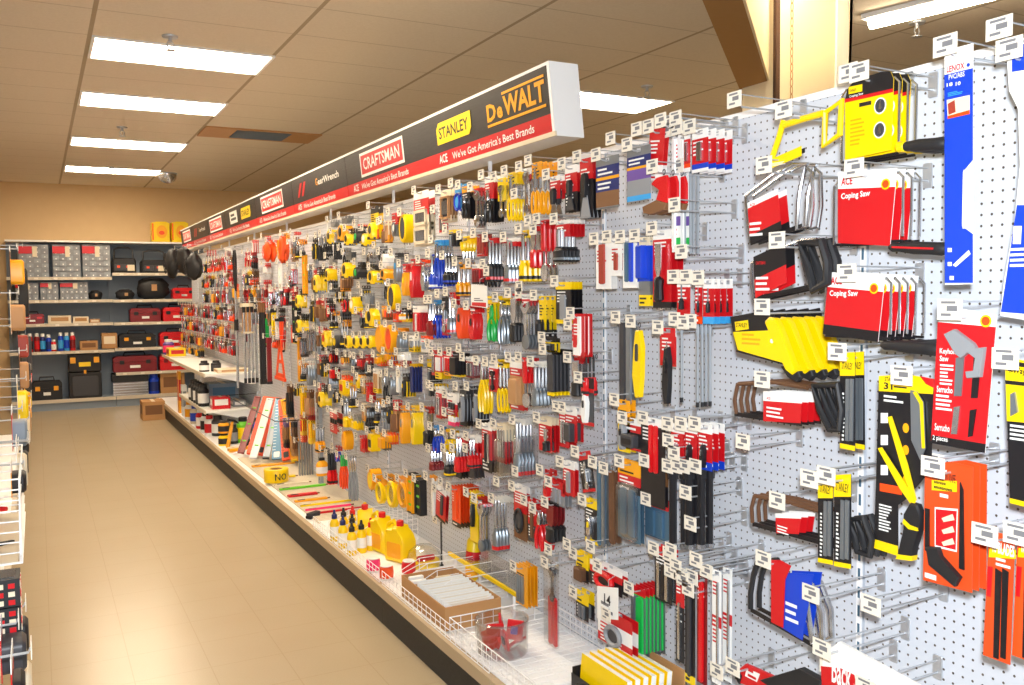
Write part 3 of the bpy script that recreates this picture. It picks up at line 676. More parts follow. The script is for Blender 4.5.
# ------------------------------------------------------------------ goods on the hooks, surveyed from the photograph
GOODS = '''
# --- bay of files and scrapers
596 156 625 208 1|sandpaper_pack|blue printed clear pack of brown sanding sheets|s16 N22 A6 N22 x30 s4||f=1.69 w=.135
627 146 655 200 1|sandpaper_pack|violet blue clear pack of dark sanding sheets|s16 N20 A5 v20 g29 L10||f=1.69 w=.125
650 128 672 180 2|saw_card|leaning red and white card with orange dot|R70 W30||f=1.70 w=.075 r=.12 s=.03
565 165 580 212 2|carded_scraper|red card with black blade scraper|W12 R45 K43|scr:KD
580 158 596 218 3|carded_scraper|red card with long grey scraper blade|R35 K65|scr:Kg@.1,.9,.25,1|w=.085
684 130 690 172 1|drill_bit_card|slim red bit card with coloured foot|W22 R58 O10 W10|bar:S@.3,.7,.3,.75|s=.03
692 129 708 172 4|drill_bit_card|slim red bit card with blue foot|W22 R58 B12 W8|bar:S@.3,.7,.3,.75|s=.03
685 168 690 254 4|long_bit|long silver drill bit under the slim red bit cards|-|bar:j|f=1.78 w=.014 s=.035
672 133 680 252 2|long_ruler|long white and violet edged ruler|W70 v8 W10 G6 W6|bar:W@.1,.6,.05,.98|s=.03
596 240 611 289 2|carded_file|white card with red wooden file|W100|bar:m@.2,.7,.08,.9
611 238 622 276 2|carded_file|white card with short brown awl|W100|bar:m@.3,.7,.4,.85
623 238 637 288 2|carded_file|white card with two blue files|W100|bar:qB2@.15,.8,.08,.88
639 237 650 306 3|carded_sharpener|navy and yellow card with blue sharpener|c12 B52 s20 Y16|box:B@.2,.7,.12,.6
653 230 671 308 3|carded_chisel|tall red card with steel chisel|W12 R80 K8|chs:KS@.3,.7,.18,.92
677 278 690 323 1|carded_file|red file card with green foot|W10 R75 G15|drv:Ks@.4,.7,.15,.7
682 320 688 402 1|loose_file|long grey file below a green footed card|-|rod:jjk|f=1.76 w=.012
695 278 702 324 1|carded_file|red file card with orange foot|W10 R74 O16|drv:Ks@.5,.8,.2,.75|f=1.755
703 279 714 324 4|carded_file|red file card with pale blue foot|W10 R74 L16|drv:Ks@.5,.8,.2,.75
698 322 704 407 4|loose_file|long grey file with black tip|-|rod:jjk|f=1.76 w=.012 s=.034
573 314 586 357 3|carded_hook_knife|red card with white hooked blade|R100|ell:W@.12,.75,.06,.97|w=.075 s=.05 f=1.70
588 354 598 396 3|hook_tool|red handle hanging under the hooked blade cards|-|drv:fkk|f=1.76 h=0 w=.03 s=.04
620 318 633 404 2|steel_rule|long black and grey steel strip|-|bar:Ds2|f=1.77
635 322 646 398 1|folding_saw|bright yellow folding saw|-|knf:yD
661 328 675 404 1|carded_folding_saw|red card with black folding saw|R45|knf:kK@.3,.85,.18,1|
660 328 676 366 1|saw_card|red card behind black folding saw|W8 R92||f=1.775 h=0
618 400 630 452 2|carded_scraper|amber card with red header by the utility blades|A40 Y60|knf:gK@.2,.8,.4,.95
623 418 641 450 3|blade_pack|red and black blade pack|W10 R35 K48 R7|box:DK@.15,.85,.5,.9
641 418 665 506 1|tin_snip_card|black card with two curved red handles|W8 K92|bar:f2@.35,.75,.08,.62|
645 460 668 508 1|carded_snips|brown and black card shaped like a wedge|x50 K42 R8|scr:KD@.1,.9,.1,.95|f=1.775
671 424 684 470 3|carded_nail_set|red card with black rasp and green foot|W10 R72 G18|knf:KS@.35,.65,.4,.95
685 424 697 470 3|carded_nail_set|red card with black rasp and orange foot|W10 R72 O18|knf:KS@.35,.65,.4,.95
698 424 712 470 3|carded_nail_set|red card with black rasp and blue foot|W10 R72 B18|knf:KS@.35,.65,.4,.95
674 466 681 548 1|rasp|black rasp bar below the green footed red card|-|rod:KKS|f=1.765
684 466 689 548 1|rasp|thin black rasp bar below the orange footed red card|-|rod:KKS|f=1.765
690 466 698 548 2|rasp|black rasp bar beside the thin one, below the red cards|-|rod:KKS|f=1.765 s=.03
702 466 709 548 2|rasp|black rasp bar below the blue footed red card|-|rod:KKS|f=1.765 s=.03
581 378 598 426 1|carded_knife|black topped red frame card with white knife|K22 R8 D62 R8|knf:WK@.2,.7,.3,.95|
565 408 590 442 2|carded_brush|red card with black sanding block|W15 R85|box:D@.3,.8,.45,.98|
598 462 606 546 2|steel_rule|blue grey toothed steel bar|-|bar:qs2
609 468 617 544 2|wood_rasp|long brown rusty steel bar|-|bar:b
618 462 641 542 2|carded_trowel|grey blade pack with amber and red header|A18 R12 K10 q60|bar:q2@.1,.85,.35,.94|w=.13 b=1
645 500 671 540 2|carded_trowel|grey blue blade pack behind the wedge card|R10 q90|bar:q2@.1,.85,.3,.95|w=.13 f=1.79
585 500 598 544 2|blade_card|black card with yellow frame|Y20 K70 Y10|knf:SY@.3,.7,.35,.9
563 462 582 496 2|carded_stone|red card with grey sharpening stone|W12 R88|bar:g@.3,.7,.3,.92
578 452 598 492 1|tool_card|tilted black card with red side|R20 K72 R8|wrn:S@.3,.7,.25,.9|r=-.25
655 548 672 602 2|socket_card|black card of silver bits in rows|R10 W8 K82|bar:SK3@.15,.85,.3,.95
676 570 684 662 1|long_blade_card|narrow red and black blade card|R40 K60|bar:S@.3,.7,.35,.97
685 573 695 684 1|long_blade_card|narrow black blade card with yellow foot|Y6 K86 Y8|bar:D@.3,.7,.1,.93
697 576 707 684 1|blade_sleeve|long dark red blade sleeve|M100|bar:f@.25,.75,.05,.98
712 570 721 684 2|long_blade_card|narrow white card with red lettering|W40 R10 W50|bar:S@.6,.85,.1,.95|s=.04
632 588 642 656 6|jigsaw_blade_pack|clear pack of green and grey jigsaw blades|R8 G6 s86|bar:G@.3,.98,.14,.97 bar:s@.0,.3,.14,.97|s=.026 w=.075
516 566 530 606 4|yellow_file_card|amber card with grey flat files|A100|bar:s3@.1,.75,.25,.95|w=.1
548 562 572 646 1|carded_bolt_cutter|clear pack with red handled cutters|C12|bar:f2@.08,.92,.42,1 wrn:DD@.25,.75,.08,.46|b=.0,1,.06,1
576 553 594 582 2|blade_card|yellow card over red and black blades|Y55 K45|box:b@.2,.8,.5,.95|
590 566 622 590 2|mitre_clamp|red and black clamp on white card|W20 R30 K50|rng:fK@.2,.8,.3,.95|f=1.72
576 592 600 620 2|blade_card|small yellow and black knife blade card|Y45 K55|bar:s2@.2,.8,.5,.95|
598 614 632 648 2|circular_blade_card|white card with red corner and round blade|R35 W40 R25|rng:gD@.25,.75,.35,.95|f=1.7
# --- screwdriver and pliers bay
414 191 441 246 2|screwdriver_set|large red and white card with two windows of bits|W14 R30 c56|win:cS@.1,.9,.34,.62 win:cS@.1,.9,.66,.96|w=.2 s=.06
441 190 456 222 3|bit_set|wooden case of bits on clear card|c20 x60 c20|win:TS@.1,.9,.2,.9|w=.12
455 184 462 212 3|hex_key_set|blue curved hex key holder|L30|rng:BL@.1,.9,.3,1|
462 186 473 218 4|carded_pliers|black pliers on amber topped card|A20 K80|pli:K
474 188 485 224 3|long_pliers|silver pliers with red header card|R25|wrn:S@.1,.9,.1,1|
485 176 498 222 4|carded_pliers|black handled snips on tall red card|W10 R40 K50|pli:K@.1,.9,.3,1
498 178 506 216 3|carded_pliers|yellow strip card with silver pliers|Y60|wrn:S@.2,.8,.2,1|
508 172 524 220 4|carded_snips|bright yellow tin snips|Y25|snp:yS@.05,.95,.05,1|
524 168 531 212 3|carded_pliers|silver long nose pliers under white header|W15 R12|wrn:S@.1,.9,.1,1|
532 162 542 214 4|carded_snips|amber snips hanging beside an empty hook|A30|snp:AS@.05,.95,.1,1|
550 176 560 218 2|carded_scraper|red card with silver putty knife|W10 R45|scr:KS@.1,.9,.3,1|
435 240 457 286 6|pliers|blue handled pliers|L12|pli:BS@.02,.98,.08,1|
463 236 476 264 4|carded_screwdriver|yellow handled pick|Y30|dru:yS@.2,.8,.2,1|
477 234 488 256 3|tool_card|dark red card of small drivers|M60 R40|bar:m3@.1,.9,.1,.9|
489 238 506 282 4|nut_driver|black nut driver with red end|R12|drv:kSf@.15,.85,.08,1|
507 238 521 284 4|screwdriver|silver and red screwdriver|W8 R10|drv:sSf@.15,.85,.08,1|
522 230 532 282 4|screwdriver|yellow and black screwdriver|Y15|drv:ySk@.15,.85,.08,1|
533 222 540 268 3|chisel|red handled steel chisel|R20|chs:fS@.1,.9,.1,1|
541 220 550 282 3|spoon_gouge|silver gouge with red handle|R15|spn:fS@.1,.9,.05,1|
556 220 580 262 5|grip_card|red card with black and silver grips|W10 R30|drv:kSs@.1,.9,.2,1|w=.1
459 262 466 296 3|screwdriver|amber and black stubby screwdriver|A20|drv:ASk@.2,.8,.1,1|
472 264 486 284 3|hex_key_card|red hex key card|W20 R70 K10|bar:M3@.15,.85,.3,.9|
434 300 452 338 5|pliers|short blue and black pliers|L10|pli:BSk@.05,.95,.1,1|
458 304 470 339 3|carded_cutter|orange tubing cutter|-|knf:OK|
470 306 479 340 3|carded_cutter|red tubing cutter on clear card|R20|knf:fK@.1,.9,.15,1|
487 296 498 324 3|carded_pick|yellow card above the green pliers|Y100|bar:A@.3,.7,.3,.9|
489 304 499 341 2|pliers|bright green pliers|-|pli:GG
499 298 514 344 4|pliers|silver pliers with yellow tips|Y15|pli:sSy@.05,.95,.1,1|
522 294 538 346 4|pliers|silver pliers under red headers|W10 R12|wrn:SSs@.05,.95,.15,1|
539 296 546 338 3|carded_screwdriver|yellow card with black driver|Y80 K20|drv:kS@.2,.8,.15,.9|
556 282 572 324 4|folding_rule|yellow and black frame card with grey blade|Y14 K76 Y10|bar:g@.25,.75,.3,.9|w=.11
572 325 582 348 2|blade_card|red and white razor blade card|R70 W30|bar:s@.2,.8,.4,.9
545 338 560 352 2|rope_hook_set|small yellow and black card of tacks|K30 Y70|bar:K3@.1,.9,.4,.9|
435 352 443 379 4|marker_card|red and yellow marking card|R75 Y25|bar:W2@.15,.85,.2,.7|
444 352 453 376 4|marker_card|red and white card with amber foot|R20 W55 A25|bar:f2@.2,.8,.25,.8|
453 352 465 377 4|pouch|black pouch with yellow edge|K92 Y8|box:K@.1,.9,.2,.9|
466 357 483 378 3|bit_box|maroon pack of bits|W12 M88|bar:SD3@.15,.85,.3,.9|
480 361 492 413 3|snips|long yellow handled snips|-|pli:yS
489 362 500 392 3|carded_wrench|tall red card with white header|W20 R80|wrn:K@.3,.7,.3,.9|
498 360 510 412 3|pliers|yellow pliers with silver blades|Y15|snp:yS@.05,.95,.1,1|
510 358 522 410 2|carded_sanding_block|red card with wooden block|W20 R15 T55 R10|box:T@.2,.8,.4,.9|w=.12
522 358 533 408 3|carded_trowel|red topped silver trowel|R30|spn:fS@.1,.9,.05,1|
534 362 545 406 4|nut_driver|clear and silver nut driver|W12|drv:sS@.15,.85,.1,1|
546 350 576 396 5|scraper|black scraper with yellow foot|K8|bar:D@.1,.9,.1,.92 bar:y@.1,.9,.92,1|w=.085
447 394 470 416 3|carded_clip|white and red card with black clips|W45 R55|bar:K3@.2,.8,.4,.7|w=.12
448 412 466 426 3|chalk_card|yellow and pink card|Y35 W35 P30|bar:W2@.2,.8,.3,.7|
434 426 446 452 3|pliers|blue handled small snips|L15|pli:BS@.05,.95,.1,1|
446 430 457 453 3|pliers|yellow and black small pliers|Y15|pli:yS@.05,.95,.1,1|
457 434 470 472 4|nail_puller|red and black cats paw|W10 R20|drv:fS@.15,.85,.1,1|
470 436 480 468 3|nail_set|red nail set on white card|W20 R30|drv:fSk@.2,.8,.1,1|
482 424 497 472 3|carded_punch|red and black card of punches|W12 R62 K26|bar:kS2@.3,.85,.2,.8|w=.1
497 424 515 480 4|carded_punch|clear pack with red base of punches|c30 R40|bar:S3@.15,.85,.1,.6|b=1 w=.09
516 420 538 478 5|screwdriver|clear handled screwdriver with red tip|W8|drv:sSf@.15,.85,.05,1|b=1
539 418 553 452 3|carded_chisel|red text card with small chisel|c20 R80|chs:kS@.6,.9,.3,.95|w=.1
432 448 447 470 4|chisel|dark red handled chisel|R10|drv:MS@.15,.85,.1,1|
447 448 456 476 3|chisel|black and yellow handled chisel|Y12|drv:kSy@.15,.85,.1,1|
456 448 468 478 4|putty_knife|black putty knife with red end|K10|scr:kK@.1,.9,.1,1|
469 448 484 478 4|putty_knife|red and black putty knife|R12|scr:fD@.1,.9,.1,1|
545 470 552 500 2|knife_card|silver and red folding knife|R20|knf:fS@.1,.9,.2,1|
437 488 450 522 2|carded_float|tilted red card with black float|W8 R84 K8|bar:D@.5,.8,.2,.8|r=.15 w=.12
452 487 472 527 7|saw_sleeve|orange red saw sleeve with black tip|O88 K12|bar:d@.3,.7,.1,.8|w=.1
470 492 478 542 3|carded_level|tall yellow card with black hook|Y100|knf:KS@.3,.7,.2,.7|
478 498 494 550 3|carded_wrench|silver adjustable wrench with red label|R15|wrn:SSs@.1,.9,.1,1|
495 498 514 552 4|wrench|long silver wrench with red tip|W8|drv:sSf@.2,.8,.05,1|
514 486 527 540 2|carded_clamp|red and brown clamp card|W8 R42 x50|rng:kD@.15,.85,.4,.9|w=.11
528 500 537 542 2|carded_clamp|narrow red card beside silver pliers|R60 D40|bar:b@.3,.7,.3,.9|
536 508 551 550 4|wrench|blue and silver wrench with red grip|R10|pli:fSB@.05,.95,.1,1|
550 482 572 506 3|carded_stone|red and grey card above black chisels|R55 g45|bar:g2@.2,.8,.3,.9|w=.11
548 502 570 542 4|chisel|black and maroon wood chisel|K10|chs:kM@.1,.9,.1,1|
# --- tape measure bay
331 220 341 244 3|tape_measure|tall yellow tape on grey card|g30|tap:yD@.05,.95,.4,1|
342 216 357 241 3|tape_measure|orange and yellow wide tape|s30|tap:AK@.0,1,.35,1|w=.11
358 224 367 243 3|tape_measure|black tape with green badge|O12 D30|tap:kG@.05,.95,.4,1|
366 228 377 246 3|tape_measure|small yellow and white tape|W20|tap:yW@.05,.95,.3,1|
371 206 388 239 2|tape_measure|yellow tape on black and red card|K22 Y50 R28|tap:yD@.2,.8,.5,1|w=.13
392 213 402 236 3|chalk_card|red card with silver reel|R50 s50|rng:sW@.2,.8,.4,.9|
403 213 414 243 3|chalk_reel|yellow reel with dark oval grip|-|ovl:yD|w=.1
329 256 340 281 3|tape_measure|yellow tape hanging behind the grey post|g35|tap:yK@.05,.95,.5,1|
346 252 357 278 3|tape_measure|wide yellow tape with silver belt clip|s30|tap:yK@.0,1,.4,1|w=.11
358 262 367 279 3|tape_measure|black tape with bright green numerals|k30|tap:kG@.0,1,.3,1|
368 252 382 270 5|utility_knife|silver knife of the top row|-|knf:SD
382 252 394 270 4|utility_knife|white and silver utility knife|-|knf:WS
372 267 384 284 3|tape_measure|round yellow tape under the silver knives|K20|tap:yK@.0,1,.2,1|w=.11
385 266 394 280 3|tape_measure|small amber tape in clear shell|c20|tap:AK@.0,1,.2,1|
395 253 403 282 4|utility_knife|grey blue utility knife|D15|knf:sL@.1,.9,.1,1|
403 264 410 296 3|utility_knife|red and yellow snap knife|R25|knf:Ay@.1,.9,.2,1|
411 259 421 298 4|utility_knife|red utility knife on clear card|R15|knf:fW@.1,.9,.1,1|
422 260 432 291 4|utility_knife|polished silver folding knife|O8|knf:SS@.1,.9,.1,1|
432 254 446 289 5|screwdriver|blue and white long screwdriver|B8|drv:BSw@.15,.85,.05,1|
446 256 457 284 4|screwdriver|black and blue screwdriver|K10|drv:kSB@.15,.85,.05,1|
391 283 404 310 2|chalk_reel|larger yellow reel with dark oval grip|-|ovl:yD|w=.12
327 298 336 320 3|chalk_card|red ring reel on black card|K100|rng:fK@.15,.85,.3,.9|
344 296 352 314 3|chalk_card|red ring reel beside yellow tape|D100|rng:fk@.1,.9,.2,.9|
354 296 363 314 3|tape_measure|pale yellow tape with white base|-|tap:yW
365 293 375 308 3|plumb_bob_card|plain grey card|g100|box:g@.2,.8,.2,.8|
370 308 382 326 2|tape_measure|biggest yellow and black tape below the grey card|-|tap:yK|w=.14
382 306 392 320 3|line_level_card|amber and brown line level|A40 x60|bar:AO2@.1,.9,.3,.8|
393 310 401 322 3|line_level_card|red and orange string pack|R40 O60|bar:O2@.1,.9,.3,.8|
402 308 411 322 3|plumb_bob_card|black card with yellow plumb bob|K75 Y25|btl:AS@.3,.7,.3,.9|
413 306 430 332 4|pencil_card|white topped red pencil card|W25 R75|bar:RW3@.1,.9,.3,.95|w=.1
430 300 437 336 3|awl|dark red handled awl|-|drv:MS
326 330 336 347 3|tape_measure|small yellow and red tape|-|tap:yR
337 335 347 349 3|tape_measure|small dark tape with yellow base|-|tap:kY
349 335 356 348 2|tape_measure|first of four small yellow tapes|-|tap:yK|w=.075
357 335 364 348 2|tape_measure|second of four small yellow tapes|-|tap:yK|w=.075
364 335 371 348 2|tape_measure|third of four small yellow tapes|-|tap:yK|w=.075
371 335 378 348 2|tape_measure|fourth of four small yellow tapes|-|tap:yK|w=.075
379 324 388 353 2|long_tape_reel|amber oval long tape|-|ovl:AA|w=.13
388 324 398 353 2|long_tape_reel|orange amber open reel tape|-|ovl:AO|w=.13
398 328 408 352 3|utility_knife|grey knife on amber card|A15|knf:sg@.1,.9,.2,1|
409 336 420 352 3|blade_card|white and yellow blade card|W60 Y40|bar:s2@.2,.8,.3,.7|
421 336 433 352 3|blade_card|white and orange blade card|O20 W80|bar:s2@.2,.8,.4,.8|
330 351 339 364 3|chalk_card|red and yellow ring card|K100|rng:fA@.1,.9,.2,.9|
341 352 350 366 3|pencil_sharpener_card|black card of small parts|K70 W30|bar:A3@.1,.9,.4,.8|
332 367 341 381 3|razor_scraper|red razor scraper on black card|K100|box:f@.2,.8,.2,.8|
342 376 356 396 3|razor_scraper|red and yellow scraper pack|O30 Y70|box:yf@.1,.9,.2,.9|w=.11
357 370 367 393 3|utility_knife|yellow and black knife card|K15 A45 K40|knf:yK@.2,.8,.2,.8|
357 356 376 369 3|marking_card|dark red marking card|M100|bar:f3@.1,.9,.3,.8|w=.12
373 369 383 393 2|marking_card|white wooden pencil card with yellow foot|W12 c68 Y20|bar:T2@.2,.8,.2,.8|w=.1
366 383 375 402 3|marking_card|plain red card|R100|bar:f@.3,.7,.2,.8|
377 354 386 366 3|bubble_level_card|yellow and orange bubble card|Y60 O40|box:A@.2,.8,.3,.8|
387 351 399 366 3|bubble_level_card|blue and amber card with orange foot|A35 B30 O35|box:A@.2,.8,.2,.6|
400 352 413 366 3|bubble_level_card|white card with red foot|W60 R40|box:W@.2,.8,.2,.6|
396 364 410 394 4|chisel|white and navy paint scraper|A8|bar:WN@.1,.9,.05,.95|w=.07
410 364 424 394 4|chisel|navy paint scraper with yellow tip|Y8|bar:N@.1,.9,.08,.95|w=.07
330 409 348 433 2|nail_set_card|red and white set card with black window|W15 R25 K20 R40|bar:K3@.1,.9,.42,.6|w=.16 s=.07
346 402 353 427 3|awl|long yellow handled awl|-|drv:yS
354 415 366 430 3|compass_card|yellow clip on grey card|g50 Y50|box:y@.1,.7,.4,.9|
367 408 380 432 4|carded_pliers|dark pliers with yellow grip|D15|pli:ks@.05,.95,.1,1|
381 408 396 432 4|carded_pliers|grey pliers with round jaws|D15|pli:gs@.05,.95,.1,1|
401 406 411 444 3|yellow_utility_knife|amber knife in clear sleeve|A12|knf:As@.1,.9,.1,1|
412 406 424 445 4|yellow_utility_knife|yellow knife in clear sleeve|Y12|knf:ys@.1,.9,.1,1|
300 415 308 442 3|drill_bit_card|yellow and red drill card|R15 Y60 O25|bar:f@.3,.7,.2,.6|
308 415 317 444 3|drill_bit_card|red topped yellow drill card|R18 Y82|bar:A@.3,.7,.3,.8|
299 440 316 480 6|drill_bit|long grey masonry drill bit|-|bar:s|w=.05
318 427 330 452 3|screwdriver|amber chisel with black band|-|drv:ASk
324 448 330 478 2|plumb_bob|black and amber plumb bob|K20|btl:AK@.1,.9,.3,.9|
345 430 356 450 3|line_reel|long amber line reel|-|ovl:AA|w=.09
360 436 371 452 3|marking_card|bright red wide card|R100|bar:f@.3,.7,.2,.8|
371 430 380 451 3|line_level|yellow and black line level|Y15|box:yk@.1,.9,.2,1|
381 430 388 450 3|line_level|olive line level card|A40 D60|box:A@.1,.9,.4,.9|
388 433 398 444 3|line_level|orange small box|O100|box:A@.1,.9,.2,.8|
330 452 342 484 3|caulking_gun|red and black caulking gun|-|drv:fKk
341 454 351 488 3|caulking_gun|orange and green spring clamp|-|pli:OG
350 456 360 500 3|caulking_gun|grey and red long clamp|-|pli:gSf
336 446 345 462 2|spring_clamp|blue spring clamp with red tips|R30|rng:Bf@.1,.9,.3,1|
371 468 386 490 3|line_reel|yellow string winder|-|ovl:AY|w=.1
377 478 388 504 2|bow_winder|curved yellow handle in clear bag|A25|rng:yC@.05,.95,.15,1|w=.14
388 476 400 508 2|bow_winder|large curved yellow handle in clear bag|A20|rng:yC@.05,.95,.15,1|w=.16
399 478 409 508 2|bow_winder|amber curved handle in clear bag|A15|rng:AC@.05,.95,.15,1|w=.16
410 473 419 512 3|torpedo_level|amber torpedo level|-|lvl:A
418 478 428 514 2|torpedo_level|black torpedo level|-|lvl:k
430 476 439 516 2|try_square|white steel square blade|A10|bar:W@.3,.8,.05,1|
'''
for ln in GOODS.strip().splitlines():
    if ln.strip() and not ln.startswith('#'): stock(ln)
FAR = '''
207 250 219 266 4|carded_wrench|far red and silver wrench card|R40|wrn:S
225 248 231 274 4|carded_pliers|far white topped red pliers card|W20 R30|pli:fS
236 246 249 388 1|reacher_pole|black forked reacher on long silver pole|-|frk:Sk|f=1.62 w=.12 h=0
252 240 261 253 3|carded_knife|far red card with two white blades|R100|bar:W2@.2,.8,.2,.95
265 236 269 260 3|carded_knife|far narrow silver and red strip|R60|bar:S@.2,.8,.1,.95
269 240 284 262 2|work_glove|bright orange work glove bundle|O20|bag:dO@.0,1,.1,1|w=.13
284 233 293 263 2|work_glove|amber and orange work glove|A20|bag:dA@.0,1,.1,1|w=.11
294 232 302 247 3|carded_pliers|far silver pliers under orange gloves row|R20|pli:sS
252 258 260 269 3|carded_knife|far black and red folded card|R40 K60|knf:kf@.3,.7,.3,.9
265 263 271 274 3|chalk_card|far red white chalk card|R50 W50|box:W@.2,.8,.4,.9
281 262 287 291 1|aluminium_level|short white shining level|-|lvl:Wv|w=.05
289 276 299 289 3|tool_card|far red card with silver clips|R50 s50|rng:S@.2,.8,.3,.9
305 254 314 294 1|torpedo_level|amber and black level by the grey post|-|lvl:Ak|w=.08
212 281 220 308 5|chisel_set|far bright silver bars|D12|bar:S2@.1,.9,.1,1
221 281 229 308 5|chisel_set|far dull silver bars|D12|bar:s2@.1,.9,.1,1
230 280 234 300 4|carded_driver|far thin silver driver|R20|drv:sS@.1,.9,.1,1
234 284 241 299 3|chalk_card|far orange and amber card|O50 A50|box:A@.2,.8,.3,.9
246 273 253 299 4|carded_driver|far dark red driver|M30|drv:MS@.1,.9,.1,1
253 281 262 297 3|line_reel|far brown and amber reel card|x40 A60|rng:Ax@.2,.8,.3,.9
264 280 272 310 4|carded_chisel|far tall red chisel card|R60 W40|chs:fS@.2,.8,.3,1
275 289 283 306 3|carded_square|far silver square blade|W20|bar:S@.2,.8,.1,1
253 302 265 333 1|mailing_tube|wide tan tube hanging above the reacher|-|rod:Tcc|w=.13
267 313 272 347 2|marking_wand|teal green marking wand|-|rod:Gk|w=.03
274 308 280 338 2|marking_wand|yellow marking wand|-|rod:yk|w=.03
278 318 284 340 2|marking_wand|white marking wand|-|rod:Wk|w=.03
282 316 287 352 2|marking_wand|orange marking wand|-|rod:Ok|w=.03
295 299 306 343 2|post_level|black and yellow post level|-|lvl:kY|w=.07
276 338 295 378 1|rafter_square|large orange rafter square|-|sqr:dO|w=.30 f=1.66
291 325 297 343 3|marking_card|orange marker card beside the black level|O100|bar:O@.3,.7,.2,.8
246 300 262 383 4|extension_pole|long silver extension pole|-|rod:Sk|w=.03 f=1.66 s=.03
262 300 268 384 3|extension_pole|long black and wood pole|-|rod:kx|w=.03 f=1.66 s=.03
270 336 275 384 2|extension_pole|dark red long pole|-|rod:MM|w=.035 f=1.66 s=.04
298 336 304 382 2|folding_rule|amber folding rule strip|-|bar:Ay|w=.05
300 386 306 418 3|rule_card|yellow rule card over drill bits|Y30 A70|bar:y@.3,.7,.2,.9
307 390 314 418 3|rule_card|small brown clip card over drill bits|x60 R40|box:T@.2,.8,.3,.9
287 384 294 418 3|tool_card|brown and black card behind yellow level|x50 k50|knf:kx@.2,.8,.2,.9
283 418 291 448 3|tool_card|violet and tan clip card|v30 T40 k30|rng:Tk@.2,.8,.2,.9
291 420 299 456 3|tool_card|brown divider compass card|k20 x60 T20|pli:TS@.2,.8,.2,.9
'''
for ln in FAR.strip().splitlines(): stock(ln)
# far end of the board: small packs, row under row
rf = random.Random(5)
FL = [('R30 K70', 'pli:fS', 'carded_pliers', 'red handled pliers on black card'), ('W25 R75', 'bar:S2', 'carded_file', 'white topped red card of silver bars'), ('T60 x40', 'box:A', 'brass_fitting_card', 'tan card with brass piece'),
      ('R60 c40', 'rng:fD', 'wheel_card', 'red card with round wheel'), ('K40 R60', 'wrn:S', 'carded_wrench', 'black and red wrench card'), ('c70 R30', 'knf:gk', 'carded_knife', 'cream card with grey knife'),
      ('x50 O50', 'drv:OS', 'carded_driver', 'orange driver on brown card'), ('s60 T40', 'spn:TS', 'carded_trowel', 'tan trowel on grey card'), ('R100', 'chs:kS', 'carded_chisel', 'black chisel on plain red card'), ('Y40 K60', 'box:kY', 'tool_pack', 'yellow and black pack')]
ROWN = ['first hook row', 'second hook row', 'third hook row', 'fourth hook row']
k = 0
ROWZ = ((2.0, .15), (1.83, .15), (1.66, .15), (1.49, .16), (1.31, .16), (1.13, .15), (.96, .12))
for r, (zz, hh) in enumerate(ROWZ):
    for c in range(30):
        yy = 12.9-.205*c+.04*math.sin(r*2.3+c)
        if r < 3 and yy > 11.2: continue
        if yy < 9.0 and (r > 4 or (7.1 < yy < 8.3 and r in (0, 1))): continue
        if yy < 11.3 and r > 5: continue
        if abs(yy-9.05) < .25 or (yy < 8.9 and r in (3, 4) and rf.random() < .6): continue
        d = Vector((1.76, yy, zz))-EYE; px = 512+F*d.dot(rt)/d.dot(fw); py = 342.5-F*d.dot(up)/d.dot(fw)
        d2 = Vector((1.76, yy, zz-hh))-EYE; py2 = 342.5-F*d2.dot(up)/d2.dot(fw)
        cd, tl, nm, lk = FL[(k*7+r*3+int(rf.random()*3)) % len(FL)]; k += 1
        stock(f'{px-2:.2f} {py:.2f} {px+5:.2f} {py2:.2f} {rf.choice((2,3,3,4))}|{nm}|far {lk}|{cd}|{tl}|w={rf.uniform(.07,.11):.3f} k=F{r}_{c}')
# black tool pouches at the far end of the top row
for i, (a, b, c_, d, lk) in enumerate(((178, 248, 192, 278, 'big black leather tool pouch under the far sign end'), (190, 246, 203, 274, 'second black tool pouch hanging toward the camera'), (200, 252, 211, 280, 'lowest black tool pouch beside red wrench cards'))):
    stock(f'{a} {b} {c_} {d} 1|tool_pouch|{lk}|-|bag:k|w=.28 f={1.66+.03*i} h=1')
'''
'''
